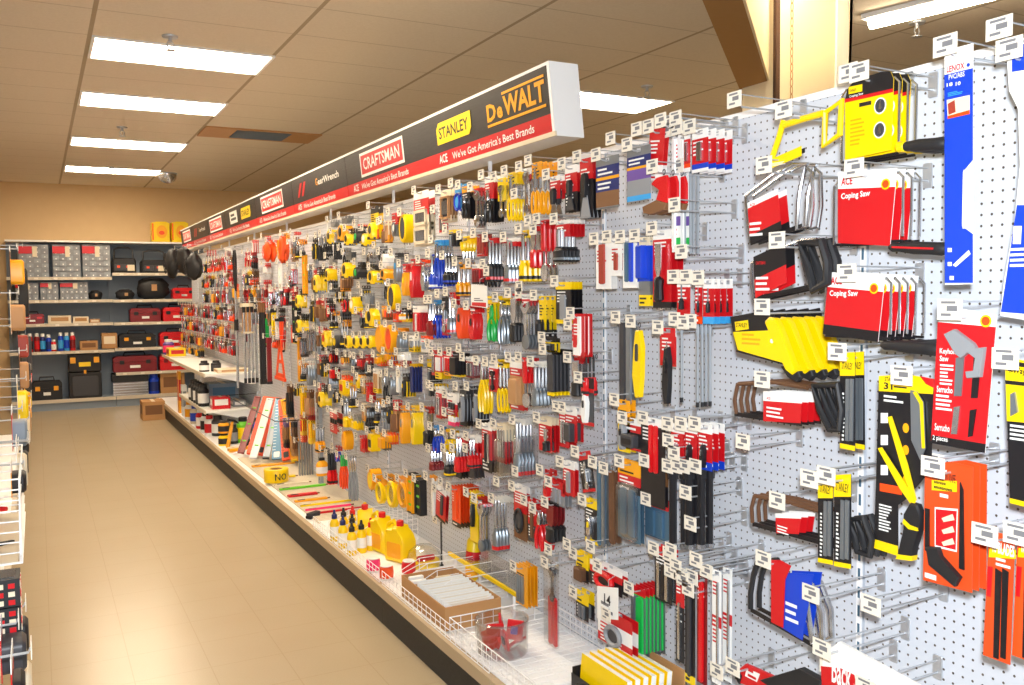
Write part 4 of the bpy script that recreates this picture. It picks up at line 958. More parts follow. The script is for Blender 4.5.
# ------------------------------------------------------------------ the large goods near the camera
class Goods:
    """a thing hung at survey pixel (hx, hy) on the plane X = xf; p() gives local x, z of another surveyed pixel on that plane"""
    def __init__(s, name, look, hx, hy, xf, n=1, sp=.025, cat=None):
        s.P = on_x(hx, hy, xf); s.R = thing(name, look, cat or cat_of(name), s.P); s.R.rotation_euler = (0, 0, -PI/2)
        s.xf, s.n, s.sp, s.look, s.h = xf, n, sp, look, (hx, hy)
    def p(s, x, y): q = on_x(x, y, s.xf); return (s.P.y-q.y, q.z-s.P.z)
    def poly(s, *pts):
        q = [s.p(*a) for a in pts]; n = len(q)
        if sum(q[i][0]*q[(i+1) % n][1]-q[(i+1) % n][0]*q[i][1] for i in range(n)) < 0: q = q[::-1]
        return q
    def quad(s, a, b, c, d): return s.poly(a, b, c, d)
    def done(s, hk=True, lk=None):
        for i in range(s.n):
            o = s.R if i == 0 else copy_tree(s.R)
            if i: o.location.x = s.xf+i*s.sp; o.rotation_euler.y = rnd.uniform(-.012, .012)
            REG.append((o, s.look, s.h, i, s.n, ''))
        if hk: hook(s.P.y, s.P.z-.003, XP-s.xf+.03, s.look)
    def words(s, m, t, a, b, k, bold=.02, y=-.0012):
        """lettering whose lower left is at pixel a and upper right at pixel b"""
        p, q = s.p(*a), s.p(*b); m.text(t, p[0], p[1], k, q[0]-p[0], q[1]-p[1], y, bold)
    def lines(s, m, a, b, k, n, seed=1, y=-.0009):
        p, q = s.p(*a), s.p(*b); r = random.Random(seed); h = (q[1]-p[1])/n
        for i in range(n):
            L = (q[0]-p[0])*r.uniform(.55, 1); z = q[1]-(i+.8)*h
            m.add([(p[0], y, z), (p[0]+L, y, z), (p[0]+L, y, z+h*.5), (p[0], y, z+h*.5)], [(0, 1, 2, 3)], k)
def flat(m, poly, k, y=-.0006, t=.0005): m.prism(poly, y, y+t, k); return m

def ace_logo(g, m, x, y, w, h): g.words(m, 'ACE', (x, y+h), (x+w, y), 'R', .04)
def coping(look, card, hand, xf, n, sp, style):
    (x0, y0), (x1, y1), (x2, y2), (x3, y3) = card               # card corners: top left, top right, bottom right, bottom left
    g = Goods('coping_saw', look, (x0+x1)/2, (y0+y1)/2+5, xf, n, sp, 'coping saw')
    R = g.R; f = lambda u, v: g.p(*[(1-v)*((1-u)*a+u*b)+v*((1-u)*d+u*c) for a, b, c, d in ((x0, x1, x2, x3), (y0, y1, y2, y3))])
    fx = lambda u, v: [(1-v)*((1-u)*a+u*b)+v*((1-u)*d+u*c) for a, b, c, d in ((x0, x1, x2, x3), (y0, y1, y2, y3))]
    q = lambda a, b, c, d: [f(a, d), f(c, d), f(c, b), f(a, b)]
    m = MB()
    if style == 'stanley':
        out = [f(0, 1), f(1, 1), f(1, .25), f(1, .12), f(.93, .02), f(.75, .0), f(.2, .03), f(.05, .12), f(0, .26)]
        m.prism(out, 0, TH, 'Y'); flat(m, [f(0, .26), f(1, .26), f(1, .12), f(.93, .02), f(.75, .0), f(.2, .03), f(.05, .12)], 'K')
        flat(m, q(0, .24, 1, .285), 'R', -.0008); flat(m, q(.08, .1, .36, .19), 'Y', -.0009)
        m.text('STANLEY', f(.1, .17)[0], f(.1, .17)[1], 'K', .02, .006, -.0016)
        m.text('Coping Saw', f(.1, .245)[0], f(.1, .245)[1], 'W', .04, .007, -.0016)
        for v in (.42, .72):
            c = f(.74, v); flat(m, ell(c[0], c[1], .0165, .0185, 18), 'W', -.0009); flat(m, ell(c[0], c[1], .0135, .0155, 18), 'D', -.0012)
            flat(m, [(c[0]-.004, c[1]-.008), (c[0]+.004, c[1]-.008), (c[0]+.002, c[1]+.012), (c[0]-.001, c[1]+.012)], 'S', -.0016)
        flat(m, q(.3, .33, .55, .38), 'k', -.0009); print_lines(m, f(.12, 0)[0], f(.5, 0)[0], f(0, .85)[1], f(0, .5)[1], 'A', 7, random.Random(3))
    else:
        m.prism(q(0, 0, 1, 1), 0, TH, 'W'); flat(m, q(0, .24, 1, 1), 'R')
        p = f(.06, .2); m.text('ACE', p[0], p[1], 'R', .034, .019, -.0013, .05)
        p = f(.06, .41); m.text('Coping Saw', p[0], p[1], 'W', .085, .018, -.0013, .04)
        c = f(.83, .2); flat(m, ell(c[0], c[1], .0125, .0125, 18), 'Y', -.001); flat(m, ell(c[0], c[1], .009, .009, 14), 'O', -.0014)
        for v, n_ in ((.44, 4), (.68, 3)):
            a = f(.06, v+.18); b = f(.85, v); print_lines(m, a[0], b[0], a[1], b[1], 'W', n_, random.Random(9))
        if style == 'black': flat(m, q(0, .84, 1, 1), 'K', -.001)
    m.build('backing_card', R, smooth=0)
    L, T_, Rr, B = f(-.09, 0)[0], f(0, .12)[1], f(1.08, 0)[0], f(0, 1.0)[1]-.004
    MB().tube([(L, .006, B), (L, .006, T_-.012), (L+.012, .006, T_), (Rr-.012, .006, T_), (Rr, .006, T_-.012), (Rr, .006, B+.01)], .0028, 'S', 8).build('bow_frame', R)
    MB().bx(L, Rr, .005, .007, B-.003, B+.003, 'K').build('saw_blade', R)
    a, b = g.p(*hand[0]), g.p(*hand[1]); s0 = MB()
    ln = b[0]-a[0]; r = .0135
    s0.lathe([(r*.45, 0), (r*.8, .06*ln), (r*.75, .18*ln), (r*1.05, .45*ln), (r, .75*ln), (r*1.1, .93*ln), (r*.7, ln)], 'k', (a[0], .006, a[1]), 12, 'x')
    s0.xform(Matrix.Translation((a[0], .006, a[1])) @ Matrix.Rotation(-math.atan2(b[1]-a[1], ln), 4, 'Y') @ Matrix.Translation((-a[0], -.006, -a[1])))
    h = s0.build('handle', R)
    k2 = 'Y' if style == 'stanley' else ('R' if style == 'ace' else None)
    if k2:
        s1 = MB()
        if style == 'stanley': s1.lathe([(r*.5, 0), (r*.92, .05*ln), (r*.9, .17*ln), (r*.6, .2*ln)], k2, (a[0], .006, a[1]), 12, 'x')
        else: s1.bx(a[0]+.12*ln, a[0]+.85*ln, .006-r*1.12, .002, a[1]-.002, a[1]+.0022, k2)
        s1.xform(Matrix.Translation((a[0], .006, a[1])) @ Matrix.Rotation(-math.atan2(b[1]-a[1], ln), 4, 'Y') @ Matrix.Translation((-a[0], -.006, -a[1])))
        s1.build('handle_stripe', h)
    g.done(); return g

coping('yellow and black carded coping saw with two round windows', ((845, 80), (894, 69), (891, 150), (845, 160)), ((895, 147), (945, 143)), 1.70, 3, .028, 'stanley')
coping('red and white carded coping saw with red striped black handle', ((838, 172), (897, 168), (890, 246), (838, 243)), ((888, 247), (945, 249)), 1.71, 3, .028, 'ace')
coping('red and white carded coping saw with black foot band', ((829, 272), (885, 276), (878, 342), (823, 334)), ((880, 345), (939, 350)), 1.70, 5, .028, 'black')

def hacksaw(look, top, post, blade, handle, card, xf, n, sp, kf, kh, bands, hookpx, r=.005, hr=.011, txt=None, lean=None):
    """top: polyline of the frame bar, post: its front post, blade: line, handle: closed grip outline, card: four corners (all surveyed pixels)"""
    g = Goods('hacksaw', look, *hookpx, xf, n, sp, 'hacksaw'); R = g.R
    L = lambda pts, y=.006: [(a[0], y, a[1]) for a in (g.p(*q) for q in pts)]
    MB().tube(L(top), r, kf, 8).build('frame_bar', R); MB().tube(L(post), r*.9, kf, 8).build('front_post', R)
    a, b = L(blade); m = MB().prism([(a[0], a[2]-.006), (b[0], b[2]-.006), (b[0], b[2]+.006), (a[0], a[2]+.006)], .005, .007, 'K'); m.build('saw_blade', R)
    MB().tube(L(handle), hr, kh, 8, True).build('handle', R)
    if card:
        c = [g.p(*q) for q in card]; tl, tr, br, bl = c; m = MB(); v = 0
        mx = lambda A, B, t: (A[0]+(B[0]-A[0])*t, A[1]+(B[1]-A[1])*t)
        for k, fr in bands:
            m.prism([mx(tl, bl, v+fr), mx(tr, br, v+fr), mx(tr, br, v), mx(tl, bl, v)], -.006, -.006+TH, k); v += fr
        if txt:
            for (s, k, u, v, w, h) in txt:
                p = mx(mx(tl, tr, u), mx(bl, br, u), v); m.text(s, p[0], p[1], k, w, h, -.0075, .03)
        w = tr[0]-tl[0]; hh = tl[1]-bl[1]
        s = len(m.v); print_lines(m, tl[0]+.1*w, tl[0]+.75*w, bl[1]+.15*hh, bl[1]+.55*hh, 'W', 3, random.Random(4)); m.xform(Matrix.Translation((0, -.0072, 0)), s)
        m.build('sleeve_card', R, smooth=0)
    g.done(); return g
hacksaw('yellow framed hacksaw with grey top bar and slotted yellow grip', [(782, 125), (800, 119), (821, 113)], [(782, 120), (777, 138), (769, 162)], ((772, 164), (803, 150)),
        [(824, 112), (840, 100), (838, 134), (822, 146)], ((771, 160), (803, 146), (803, 156), (774, 168)), 1.68, 1, .03, 'Y', 'Y', [('Y', 1)], (800, 117), .0085, .0075)
hacksaw('chrome hacksaw with red and white card, below the yellow hacksaw', [(744, 196), (770, 176), (792, 164), (806, 164)], [(744, 196), (746, 222), (749, 243)], ((749, 243), (800, 226)),
        [(804, 166), (810, 172), (811, 205), (808, 226), (795, 230), (797, 195)], ((749, 203), (779, 189), (783, 229), (752, 244)), 1.68, 2, .03, 'S', 'S', [('W', .14), ('R', .66), ('K', .2)], (780, 172), .0045, .005, [('ACE', 'R', .08, .12, .02, .008)])
hacksaw('black and red carded hacksaw with thick black grip', [(750, 263), (770, 252), (800, 240), (815, 239)], [(750, 263), (750, 282), (752, 300)], ((752, 299), (812, 286)),
        [(800, 244), (820, 242), (826, 262), (826, 282), (812, 290), (806, 268)], ((755, 257), (787, 242), (788, 283), (757, 298)), 1.69, 2, .03, 'S', 'k', [('K', .55), ('R', .45)], (790, 246), .004, .012, [('CRAFTSMAN', 'R', .08, .22, .035, .009)])
hacksaw('black gripped hacksaw with white topped red sleeve, above empty hooks', [(737, 384), (770, 382), (806, 388)], [(736, 384), (733, 400), (735, 414)], ((733, 414), (800, 424)),
        [(812, 386), (836, 385), (840, 410), (838, 430), (828, 430), (818, 410)], ((765, 391), (804, 394), (802, 423), (765, 421)), 1.69, 4, .022, 'b', 'k', [('W', .32), ('R', .68)], (775, 384), .006, .0085, [('ACE', 'R', .1, .26, .014, .007)])
hacksaw('brown framed hacksaw with small red sleeve and black grip', [(753, 496), (785, 502), (820, 512)], [(753, 496), (750, 508), (751, 523)], ((751, 524), (838, 548)),
        [(848, 520), (862, 518), (870, 540), (868, 556), (856, 552), (852, 536)], ((777, 513), (803, 514), (800, 536), (778, 535)), 1.69, 3, .024, 'b', 'k', [('W', .2), ('R', .7), ('K', .1)], (790, 504), .006, .0085)
hacksaw('black framed hacksaw with blue card and silver tube handle', [(768, 562), (756, 563), (752, 575)], [(752, 574), (749, 594), (749, 609)], ((749, 610), (812, 646)),
        [(803, 578), (810, 585), (820, 612), (821, 640), (811, 644), (806, 612)], ((785, 572), (815, 574), (804, 640), (783, 627)), 1.69, 2, .03, 'k', 'S', [('B', 1)], (776, 562), .008, .0075)
g = Goods('saw_sleeve_card', 'red curved card wrapped beside the blue hacksaw card', 779, 562, 1.68, 1, cat='card')
flat(MB(), g.poly((771, 560), (780, 560), (791, 566), (785, 580), (783, 628), (771, 622)), 'R', 0, TH).build('backing_card', g.R, smooth=0); g.done(False)

# yellow handled short saws in printed sleeves
g = Goods('toolbox_saw', 'yellow handled short saw in black and yellow sleeve', 775, 312, 1.69, 5, .042, 'handsaw'); R = g.R
m = MB(); m.prism(g.poly((730, 317), (772, 309), (788, 366), (737, 352)), 0, .004, 'K'); flat(m, g.poly((733, 332), (778, 330), (787, 364), (738, 350)), 'Y')
flat(m, g.poly((735, 322), (748, 320), (749, 329), (736, 331)), 'Y', -.0009); g.words(m, 'STANLEY', (736.5, 327), (747.5, 323), 'K', .02, -.0015)
c = g.p(772, 341); flat(m, ell(c[0], c[1], .006, .006, 12), 'W', -.0009); g.lines(m, (742, 345), (762, 333), 'A', 3)
m.build('blade_sleeve', R, smooth=0)
MB().prism(g.poly((767, 321), (771, 317), (777, 318), (781, 324), (796, 364), (799, 371), (794, 375), (789, 371), (782, 356)), -.011, .007, 'y', .005).build('handle', R)
MB().prism(g.poly((783, 366), (789, 371), (795, 375), (801, 371), (803, 377), (799, 382), (790, 377)), -.010, .005, 'k', .003).build('handle_tip', R)
g.done()

# blade cards
def bladecard(look, px, xf, kb='K', n=1, sp=.03, foot=True):
    x0, y0, x1, y1 = px; g = Goods('blade_card', look, (x0+x1)/2, y0+5, xf, n, sp, 'blade card'); H = y1-y0
    m = MB().prism(g.poly((x0, y0+1), (x1, y0), (x1, y1), (x0, y1-3)), 0, TH, 'K'); flat(m, g.poly((x0, y0+1), (x1, y0), (x1, y0+.24*H), (x0, y0+.24*H)), 'Y')
    flat(m, g.poly((x0, y1-.05*H-3), (x1, y1-.05*H), (x1, y1), (x0, y1-3)), 'Y'); g.words(m, 'STANLEY', (x0+2, y0+.17*H), (x1-2, y0+.11*H), 'K')
    g.lines(m, (x0+2, y1-.1*H), (x0+.35*(x1-x0), y0+.4*H), 'W', 12, 4); m.build('backing_card', g.R, smooth=0)
    for u in (.45, .72):
        a, b = g.p(x0+u*(x1-x0), y0+.27*H), g.p(x0+(u+.18)*(x1-x0), y1-.1*H); MB().bx(a[0], b[0], -.004, -.0007, b[1], a[1], 's').build('saw_blade', g.R, smooth=0)
    g.done(); return g
bladecard('yellow headed saw blade card hanging before the black gripped hacksaw', (840, 352, 855, 451), 1.70, n=2)
bladecard('yellow headed twin blade card, the one with its foot higher', (818, 477, 833, 565), 1.68)
bladecard('yellow headed twin blade card nearest the black saw grips', (834, 474, 851, 569), 1.68)

# blue hacksaw blade card with white cut-out
g = Goods('saw_blade_card', 'tall blue and white hacksaw blade card with photo and red lettering', 956, 54, 1.70, 1, cat='saw blade'); R = g.R
m = MB().prism(g.poly((944.5, 51), (973, 43), (973, 284), (945, 285)), 0, TH, 'W')
flat(m, g.poly((944.5, 75), (973, 68), (973, 160), (963, 172), (962, 226), (973, 234), (973, 283), (945, 283)), 'B')
g.words(m, 'LENOX', (947, 73), (965, 62), 'R', .04); c = g.p(968.5, 65); flat(m, ell(c[0], c[1], .004, .004, 8), 'B', -.0012)
g.words(m, 'PVC/ABS', (949, 80), (965, 71), 'W'); g.words(m, '18', (947, 87), (953, 82), 'W', .03); g.words(m, '10', (956, 86), (961, 81), 'W', .03); g.lines(m, (948, 97), (964, 89), 'L', 3)
flat(m, g.poly((947, 100), (970, 95), (970, 114), (948, 119)), 'c', -.0009); flat(m, g.poly((948, 104), (955, 100), (956, 112), (949, 115)), 'm', -.0012); flat(m, g.poly((948, 116), (970, 110), (970, 114), (948, 119)), 'O', -.0013)
flat(m, g.poly((953, 265), (969, 250), (971, 254), (956, 267)), 'W', -.0012)
for (x, y) in ((950, 250), (950, 264), (952, 278)): flat(m, g.poly((x-2, y-2), (x+2, y-2), (x+2, y+2), (x-2, y+2)), 'W', -.0012)
m.build('backing_card', R, smooth=0)
a, b = g.p(964.5, 170), g.p(971, 228); MB().bx(a[0], b[0], -.003, -.0006, b[1], a[1], 'W').build('saw_blade', R, smooth=0); g.done()
g = Goods('hand_saw', 'large white and blue saw half out of frame beside the blue blade card', 1020, 58, 1.72, 1, cat='handsaw'); R = g.R
MB().prism(g.poly((1007, 62), (1013, 45), (1050, 36), (1052, 325), (1000, 316), (1004, 282), (1014, 225), (1020, 165), (1018, 108), (1009, 90)), 0, .006, 'W', .002).build('saw_sheath', R)
m = flat(MB(), g.poly((1012, 47), (1050, 37), (1050, 66), (1012, 72)), 'B'); flat(m, g.poly((1017, 205), (1050, 205), (1050, 316), (1001, 312), (1006, 280)), 'B'); g.lines(m, (1010, 268), (1045, 245), 'W', 4)
flat(m, g.poly((1014, 226), (1022, 226), (1021, 244), (1013, 244)), 'W', -.001)
m.build('blue_print', R, smooth=0); g.done()

# keyhole saw card
g = Goods('keyhole_saw_card', 'leaning red keyhole saw card with grey pistol grip saw', 967, 316, 1.68, 1, cat='keyhole saw'); R = g.R
m = MB().prism(g.poly((940, 305), (997, 315), (985, 453), (931, 443)), 0, TH, 'W'); flat(m, g.poly((938, 322), (996, 327), (985, 453), (931, 443)), 'R'); flat(m, g.poly((932, 435), (986, 444), (985, 453), (931, 443)), 'K', -.0009)
g.words(m, 'ACE', (942, 319), (957, 313), 'R', .04); c = g.p(986, 321); flat(m, ell(c[0], c[1], .0125, .0125, 16), 'Y', -.0011); flat(m, ell(c[0], c[1], .009, .009, 14), 'O', -.0014)
g.words(m, 'Keyhole', (940, 355), (957, 349), 'W', .03); g.words(m, 'Saw', (940, 361), (949, 356), 'W', .03); g.lines(m, (940, 385), (954, 364), 'W', 6, 2)
g.words(m, 'Serrucho', (937, 392), (953, 387), 'W', .03); g.lines(m, (936, 410), (956, 395), 'W', 4, 3); g.words(m, '2 pieces', (933, 441), (948, 437), 'W', .02); g.words(m, 'Serrucho', (935, 430), (950, 425), 'W', .03)
m.build('backing_card', R, smooth=0)
MB().prism(g.poly((947, 334), (957, 329), (976, 343), (979, 348), (987, 347), (986, 356), (983, 377), (970, 378), (969, 372), (977, 371), (979, 358), (971, 352), (964, 358), (958, 353)), -.012, -.0006, 'g', .002).build('pistol_grip', R)
MB().prism(g.poly((957, 358), (965, 356), (962, 396), (955, 396)), -.004, -.0006, 's').build('saw_blade', R)
MB().prism(g.poly((975, 356), (982, 356), (978, 398), (972, 398)), -.004, -.0006, 'K').build('saw_blade', R)
MB().prism(g.poly((955, 407), (961, 406), (958, 434), (952, 434)), -.004, -.0006, 'S').build('spare_blade', R)
MB().prism(g.poly((971, 410), (977, 409), (973, 436), (969, 437)), -.004, -.0006, 'K').build('spare_blade', R)
g.done()

# three in one saw set
g = Goods('saw_set_card', 'black three blade saw set card with yellow header and foot', 912, 381, 1.70, 1, cat='saw set'); R = g.R
m = MB().prism(g.poly((879, 376), (905, 374), (934, 379), (931, 470), (905, 500), (898, 505), (898, 556), (874, 547)), 0, TH, 'K'); flat(m, g.poly((879, 376), (905, 374), (934, 379), (933, 394), (879, 391)), 'Y')
flat(m, g.poly((874, 539), (898, 546), (898, 556), (874, 548)), 'Y'); g.words(m, '31', (884, 389), (893, 383), 'K', .04); g.lines(m, (894, 388), (908, 383), 'K', 2); flat(m, g.poly((920, 376), (934, 379), (934, 388), (926, 384)), 'R', -.0009)
g.words(m, 'STANLEY', (885, 381), (899, 378), 'K'); g.lines(m, (884, 402), (905, 396), 'W', 2); g.lines(m, (879, 530), (893, 506), 'W', 9, 6)
for y in (418, 440, 470):
    flat(m, g.poly((881, y-5), (888, y-5), (888, y+5), (881, y+5)), 'W', -.0009); c = g.p(906, y+10); flat(m, ell(c[0], c[1], .008, .011, 14), 'A', -.0009)
flat(m, g.poly((880, 483), (902, 487), (902, 495), (880, 491)), 'O', -.0009); m.build('backing_card', R, smooth=0)
MB().prism(g.poly((912, 390), (918, 391), (925, 402), (927, 448), (922, 460), (913, 440)), -.006, -.003, 's').build('saw_blade', R)
MB().prism(g.poly((915, 392), (918, 391), (925, 402), (927, 448), (924, 448), (922, 404)), -.0075, -.0062, 'Y').build('blade_edge', R)
MB().prism(g.poly((889, 417), (893, 416), (909, 464), (918, 500), (915, 502), (904, 470)), -.006, -.003, 'Y').build('saw_blade', R)
MB().prism(g.poly((880, 448), (884, 447), (908, 484), (918, 502), (914, 505), (902, 488)), -.008, -.006, 'Y').build('saw_blade', R)
MB().prism(g.poly((908, 512), (914, 502), (921, 504), (925, 514), (924, 528), (918, 547), (916, 559), (901, 557), (905, 540), (908, 528)), -.016, .002, 'k', .005).build('grip', R)
MB().prism(g.poly((902, 553), (917, 555), (916, 560), (900, 558)), -.017, .003, 'Y', .002).build('grip_trim', R); MB().prism(g.poly((909, 518), (915, 524), (923, 527), (923, 530), (914, 528), (908, 522)), -.0185, -.014, 'Y').build('grip_trim', R)
g.done()

# orange knife blade cards
g = Goods('saw_knife_card', 'orange card with black folding knife saw and red photo inset', 950, 471, 1.68, 3, .022, 'knife card'); R = g.R
m = MB().prism(g.poly((925, 465), (952, 462), (973, 467), (972, 593), (923, 580)), 0, TH, 'o'); flat(m, g.poly((932, 480), (957, 481), (957, 492), (932, 490)), 'Y', -.0009); g.words(m, 'HANDY SAW KNIFE', (933, 479), (956, 475), 'K', .02)
flat(m, g.poly((934, 470), (947, 470), (947, 474), (934, 473)), 'W', -.0009); g.lines(m, (934, 489), (954, 483), 'K', 2); g.lines(m, (940, 498), (954, 494), 'W', 1)
flat(m, g.poly((935, 507), (958, 509), (957, 552), (935, 547)), 'W', -.0009); flat(m, g.poly((936, 509), (957, 511), (956, 550), (936, 545)), 'R', -.0012)
for y in (518, 530, 542): flat(m, g.poly((942, y), (953, y-4), (955, y+2), (944, y+4)), 'c', -.0015)
g.lines(m, (925, 579), (944, 575), 'W', 1); m.build('backing_card', R, smooth=0)
MB().prism(g.poly((929, 546), (941, 547), (944, 556), (963, 577), (958, 586), (932, 564)), -.014, -.0007, 'k', .003).build('knife_body', R)
MB().prism(g.poly((926, 508), (930, 509), (930, 552), (926, 550)), -.004, -.0007, 'K').build('saw_blade', R); MB().prism(g.poly((961, 482), (964, 490), (965, 570), (960, 568)), -.004, -.0007, 'K').build('saw_blade', R)
g.done()
for look, dx, xf, kc in (('orange blade card with two black blades and yellow label', 0, 1.68, 'o'), ('red orange blade card cut by the picture edge', 29, 1.69, 'd')):
    g = Goods('blade_pack_card', look, 1002+dx, 538, xf, 1, cat='blade card'); R = g.R
    m = MB().prism(g.poly((989+dx, 531), (1015+dx, 536), (1010+dx, 665), (983+dx, 655)), 0, TH, kc); flat(m, g.poly((990+dx, 548), (1016+dx, 550), (1016+dx, 559), (989+dx, 557)), 'Y', -.0009)
    g.words(m, '10 BLADES', (993+dx, 552), (1015+dx, 546), 'W', .04, -.0015); flat(m, g.poly((988+dx, 566), (993+dx, 567), (991+dx, 597), (987+dx, 596)), 'R', -.0009); g.lines(m, (996+dx, 566), (1012+dx, 560), 'W', 2)
    m.build('backing_card', R, smooth=0)
    for x in (996, 1003): MB().prism(g.poly((x+dx, 568), (x+6+dx, 572), (x+3+dx, 659), (x-2+dx, 657)), -.003, -.0006, 'K').build('saw_blade', R)
    g.done()
g = Goods('scraper_card', 'black and yellow four way card cut by the picture edge', 1016, 365, 1.70, 1, cat='tool card'); R = g.R
m = MB().prism(g.poly((1005, 357), (1042, 364), (1042, 512), (1010, 503)), 0, TH, 'K'); flat(m, g.poly((1005, 357), (1042, 364), (1042, 424), (1007, 421)), 'Y'); flat(m, g.poly((1005, 380), (1042, 384), (1042, 388), (1006, 384)), 'K', -.0009)
g.words(m, '4-Way', (1008, 375), (1026, 368), 'K', .03); flat(m, g.poly((1008, 360), (1036, 365), (1036, 369), (1008, 365)), 'K', -.0009); flat(m, g.poly((1010, 498), (1042, 506), (1042, 511), (1010, 503)), 'Y', -.0009); g.lines(m, (1010, 440), (1034, 426), 'W', 4)
m.build('backing_card', R, smooth=0); MB().prism(g.poly((1012, 394), (1016, 392), (1019, 412), (1012, 416)), -.006, -.0007, 's').build('cutter', R); g.done()
g = Goods('pistol_saw', 'red pistol saw with brown sloping grip under the leaning card', 664, 172, 1.69, 3, .034, cat='handsaw'); R = g.R
MB().prism(g.poly((652, 184), (657, 178), (667, 175), (669, 182), (669, 202), (660, 208), (657, 200), (660, 190)), -.004, .004, 'f', .001).build('saw_frame', R)
MB().prism(g.poly((644, 207), (658, 200), (668, 203), (666, 210), (652, 215), (645, 213)), -.009, .009, 'x', .003).build('grip', R); MB().tube([(.006*math.cos(i*PI/5), 0, .008*math.sin(i*PI/5)) for i in range(10)], .0014, 'k', 5, True).build('hang_loop', R); g.done()
# packs of saws at the bottom edge
g = Goods('back_saw_card', 'red and white back saw pack along the bottom picture edge', 838, 650, 1.68, 1, cat='back saw'); R = g.R
m = MB().prism(g.poly((822, 655), (838, 642), (925, 690), (925, 720), (822, 690)), 0, .012, 'W', .002); flat(m, g.poly((821, 666), (840, 668), (925, 708), (925, 720), (822, 690)), 'R'); g.words(m, 'Back Saw', (832, 682), (872, 672), 'W', .03)
m.build('pack_sleeve', R, smooth=0); MB().prism(g.poly((760, 680), (800, 668), (822, 680), (822, 700), (790, 700)), -.004, .016, 'k', .004).build('handle', R); g.done()
g = Goods('saw_pack', 'red and black saw pack at the picture bottom beside the white back saw', 748, 668, 1.68, 1, cat='saw pack'); R = g.R
m = MB().prism(g.poly((735, 672), (745, 664), (785, 682), (785, 700), (737, 682)), 0, .01, 'R', .002); flat(m, g.poly((747, 668), (760, 674), (757, 682), (745, 676)), 'W'); g.lines(m, (748, 677), (757, 671), 'R', 2)
m.build('pack_sleeve', R, smooth=0); MB().prism(g.poly((735, 675), (739, 670), (742, 676), (740, 684)), -.004, .014, 'k').build('end_cap', R); g.done()

# hooks with nothing on them, by the pixel of their plate
for px, py, ln in ((944, 594, .25), (882, 584, .25), (938, 672, .25), (894, 655, .22), (995, 461, .2), (772, 662, .2), (762, 553, .24), (740, 490, .2),
                   (800, 441, .2), (735, 213, .22), (742, 258, .22), (738, 326, .2), (722, 440, .2), (728, 452, .2), (745, 520, .2), (730, 545, .22), (735, 560, .22), (742, 572, .22), (722, 550, .2), (748, 582, .22),
                   (600, 545, .22), (620, 540, .22), (645, 542, .22), (560, 200, .2), (580, 235, .2), (565, 290, .2), (540, 480, .2), (560, 470, .2), (530, 275, .2), (500, 350, .2), (480, 480, .2)):
    p = on_x(px, py, XP); hook(p.y, p.z, ln)
for i, (px, py) in enumerate(((611, 128), (637, 121), (661, 113), (669, 110), (676, 107), (735, 96), (849, 59), (1000, 25))): hook_tip(px, py, (.2, .22, .24)[i % 3])
for (x0, y0, x1, y1, s1, lb) in ((471, 284, 487, 308, '8', 'white sale card with red band hanging among the pliers'), (597, 586, 618, 620, '14', 'white price card reading 14 hanging over the green blade packs')):
    g = Goods('price_card', lb, (x0+x1)/2, y0, 1.68, 1, cat='price card'); m = MB().prism(g.poly((x0, y0), (x1, y0+2), (x1, y1), (x0, y1-2)), 0, TH, 'W'); w = x1-x0; h = y1-y0
    if s1 == '8': flat(m, g.poly((x0+1, y1-.24*h), (x1-1, y1-.22*h), (x1-1, y1-.04*h), (x0+1, y1-.1*h)), 'R')
    if s1 != '8': g.words(m, s1, (x0+.35*w, y0+.5*h), (x0+.65*w, y0+.3*h), 'K', .03)
    g.lines(m, (x0+.2*w, y0+.72*h), (x0+.8*w, y0+.56*h), 't', 2); m.build('card', g.R, smooth=0)
    MB().tube([(0, .004, 0), (0, .004, .02), (0, .03, .03)], .0015, 'z', 5).build('wire_clip', g.R); g.done(False)
# ------------------------------------------------------------------ the small packs that fill the board between the larger goods
FA = [('W12 R45', 'pli:KS@.05,.95,.2,1', 'carded_pliers', 'red card with black pliers'), ('R30', 'drv:sSf@.2,.8,.1,1', 'screwdriver', 'silver red tipped screwdriver'), ('K60 R40', 'wrn:S@.15,.85,.2,.9', 'carded_wrench', 'black card with steel wrench'),
      ('W20 R80', 'bar:S2@.2,.8,.35,.9', 'carded_file', 'red card with two steel bars'), ('W15', 'wrn:SSs@.1,.9,.1,1', 'wrench', 'plain chrome wrench'), ('D30 K70', 'knf:gk@.2,.8,.2,.9', 'carded_knife', 'dark card with grey knife'), ('R15', 'chs:kS@.1,.9,.1,1', 'chisel', 'black handled narrow chisel'), ('Y20 K70', 'bar:sk2@.15,.85,.3,.95', 'blade_card', 'yellow topped black blade card')]
FB = [('K40', 'tap:yK@.05,.95,.3,1', 'tape_measure', 'little yellow tape'), ('K30 Y60', 'knf:ky@.2,.8,.2,.9', 'carded_knife', 'yellow card with black knife'), ('g40', 'pli:kS@.1,.9,.1,1', 'pliers', 'black pliers on grey header'), ('R40 K60', 'rng:sk@.15,.85,.3,.9', 'chalk_card', 'black red card with steel ring'),
      ('c60 A30', 'bar:T2@.2,.8,.2,.8', 'pencil_card', 'cream card with two pencils'), ('W30', 'knf:sD@.1,.9,.1,1', 'utility_knife', 'silver knife with white header'), ('D100', 'bar:S3@.15,.85,.15,.85', 'blade_card', 'dark card of bright blades'), ('A25', 'drv:kSy@.2,.8,.1,1', 'screwdriver', 'black yellow ended screwdriver'), ('R30 T50', 'box:x@.2,.8,.4,.9', 'marking_card', 'tan and red card with brown block')]
ff = random.Random(21); NF = 0
yy = 2.82
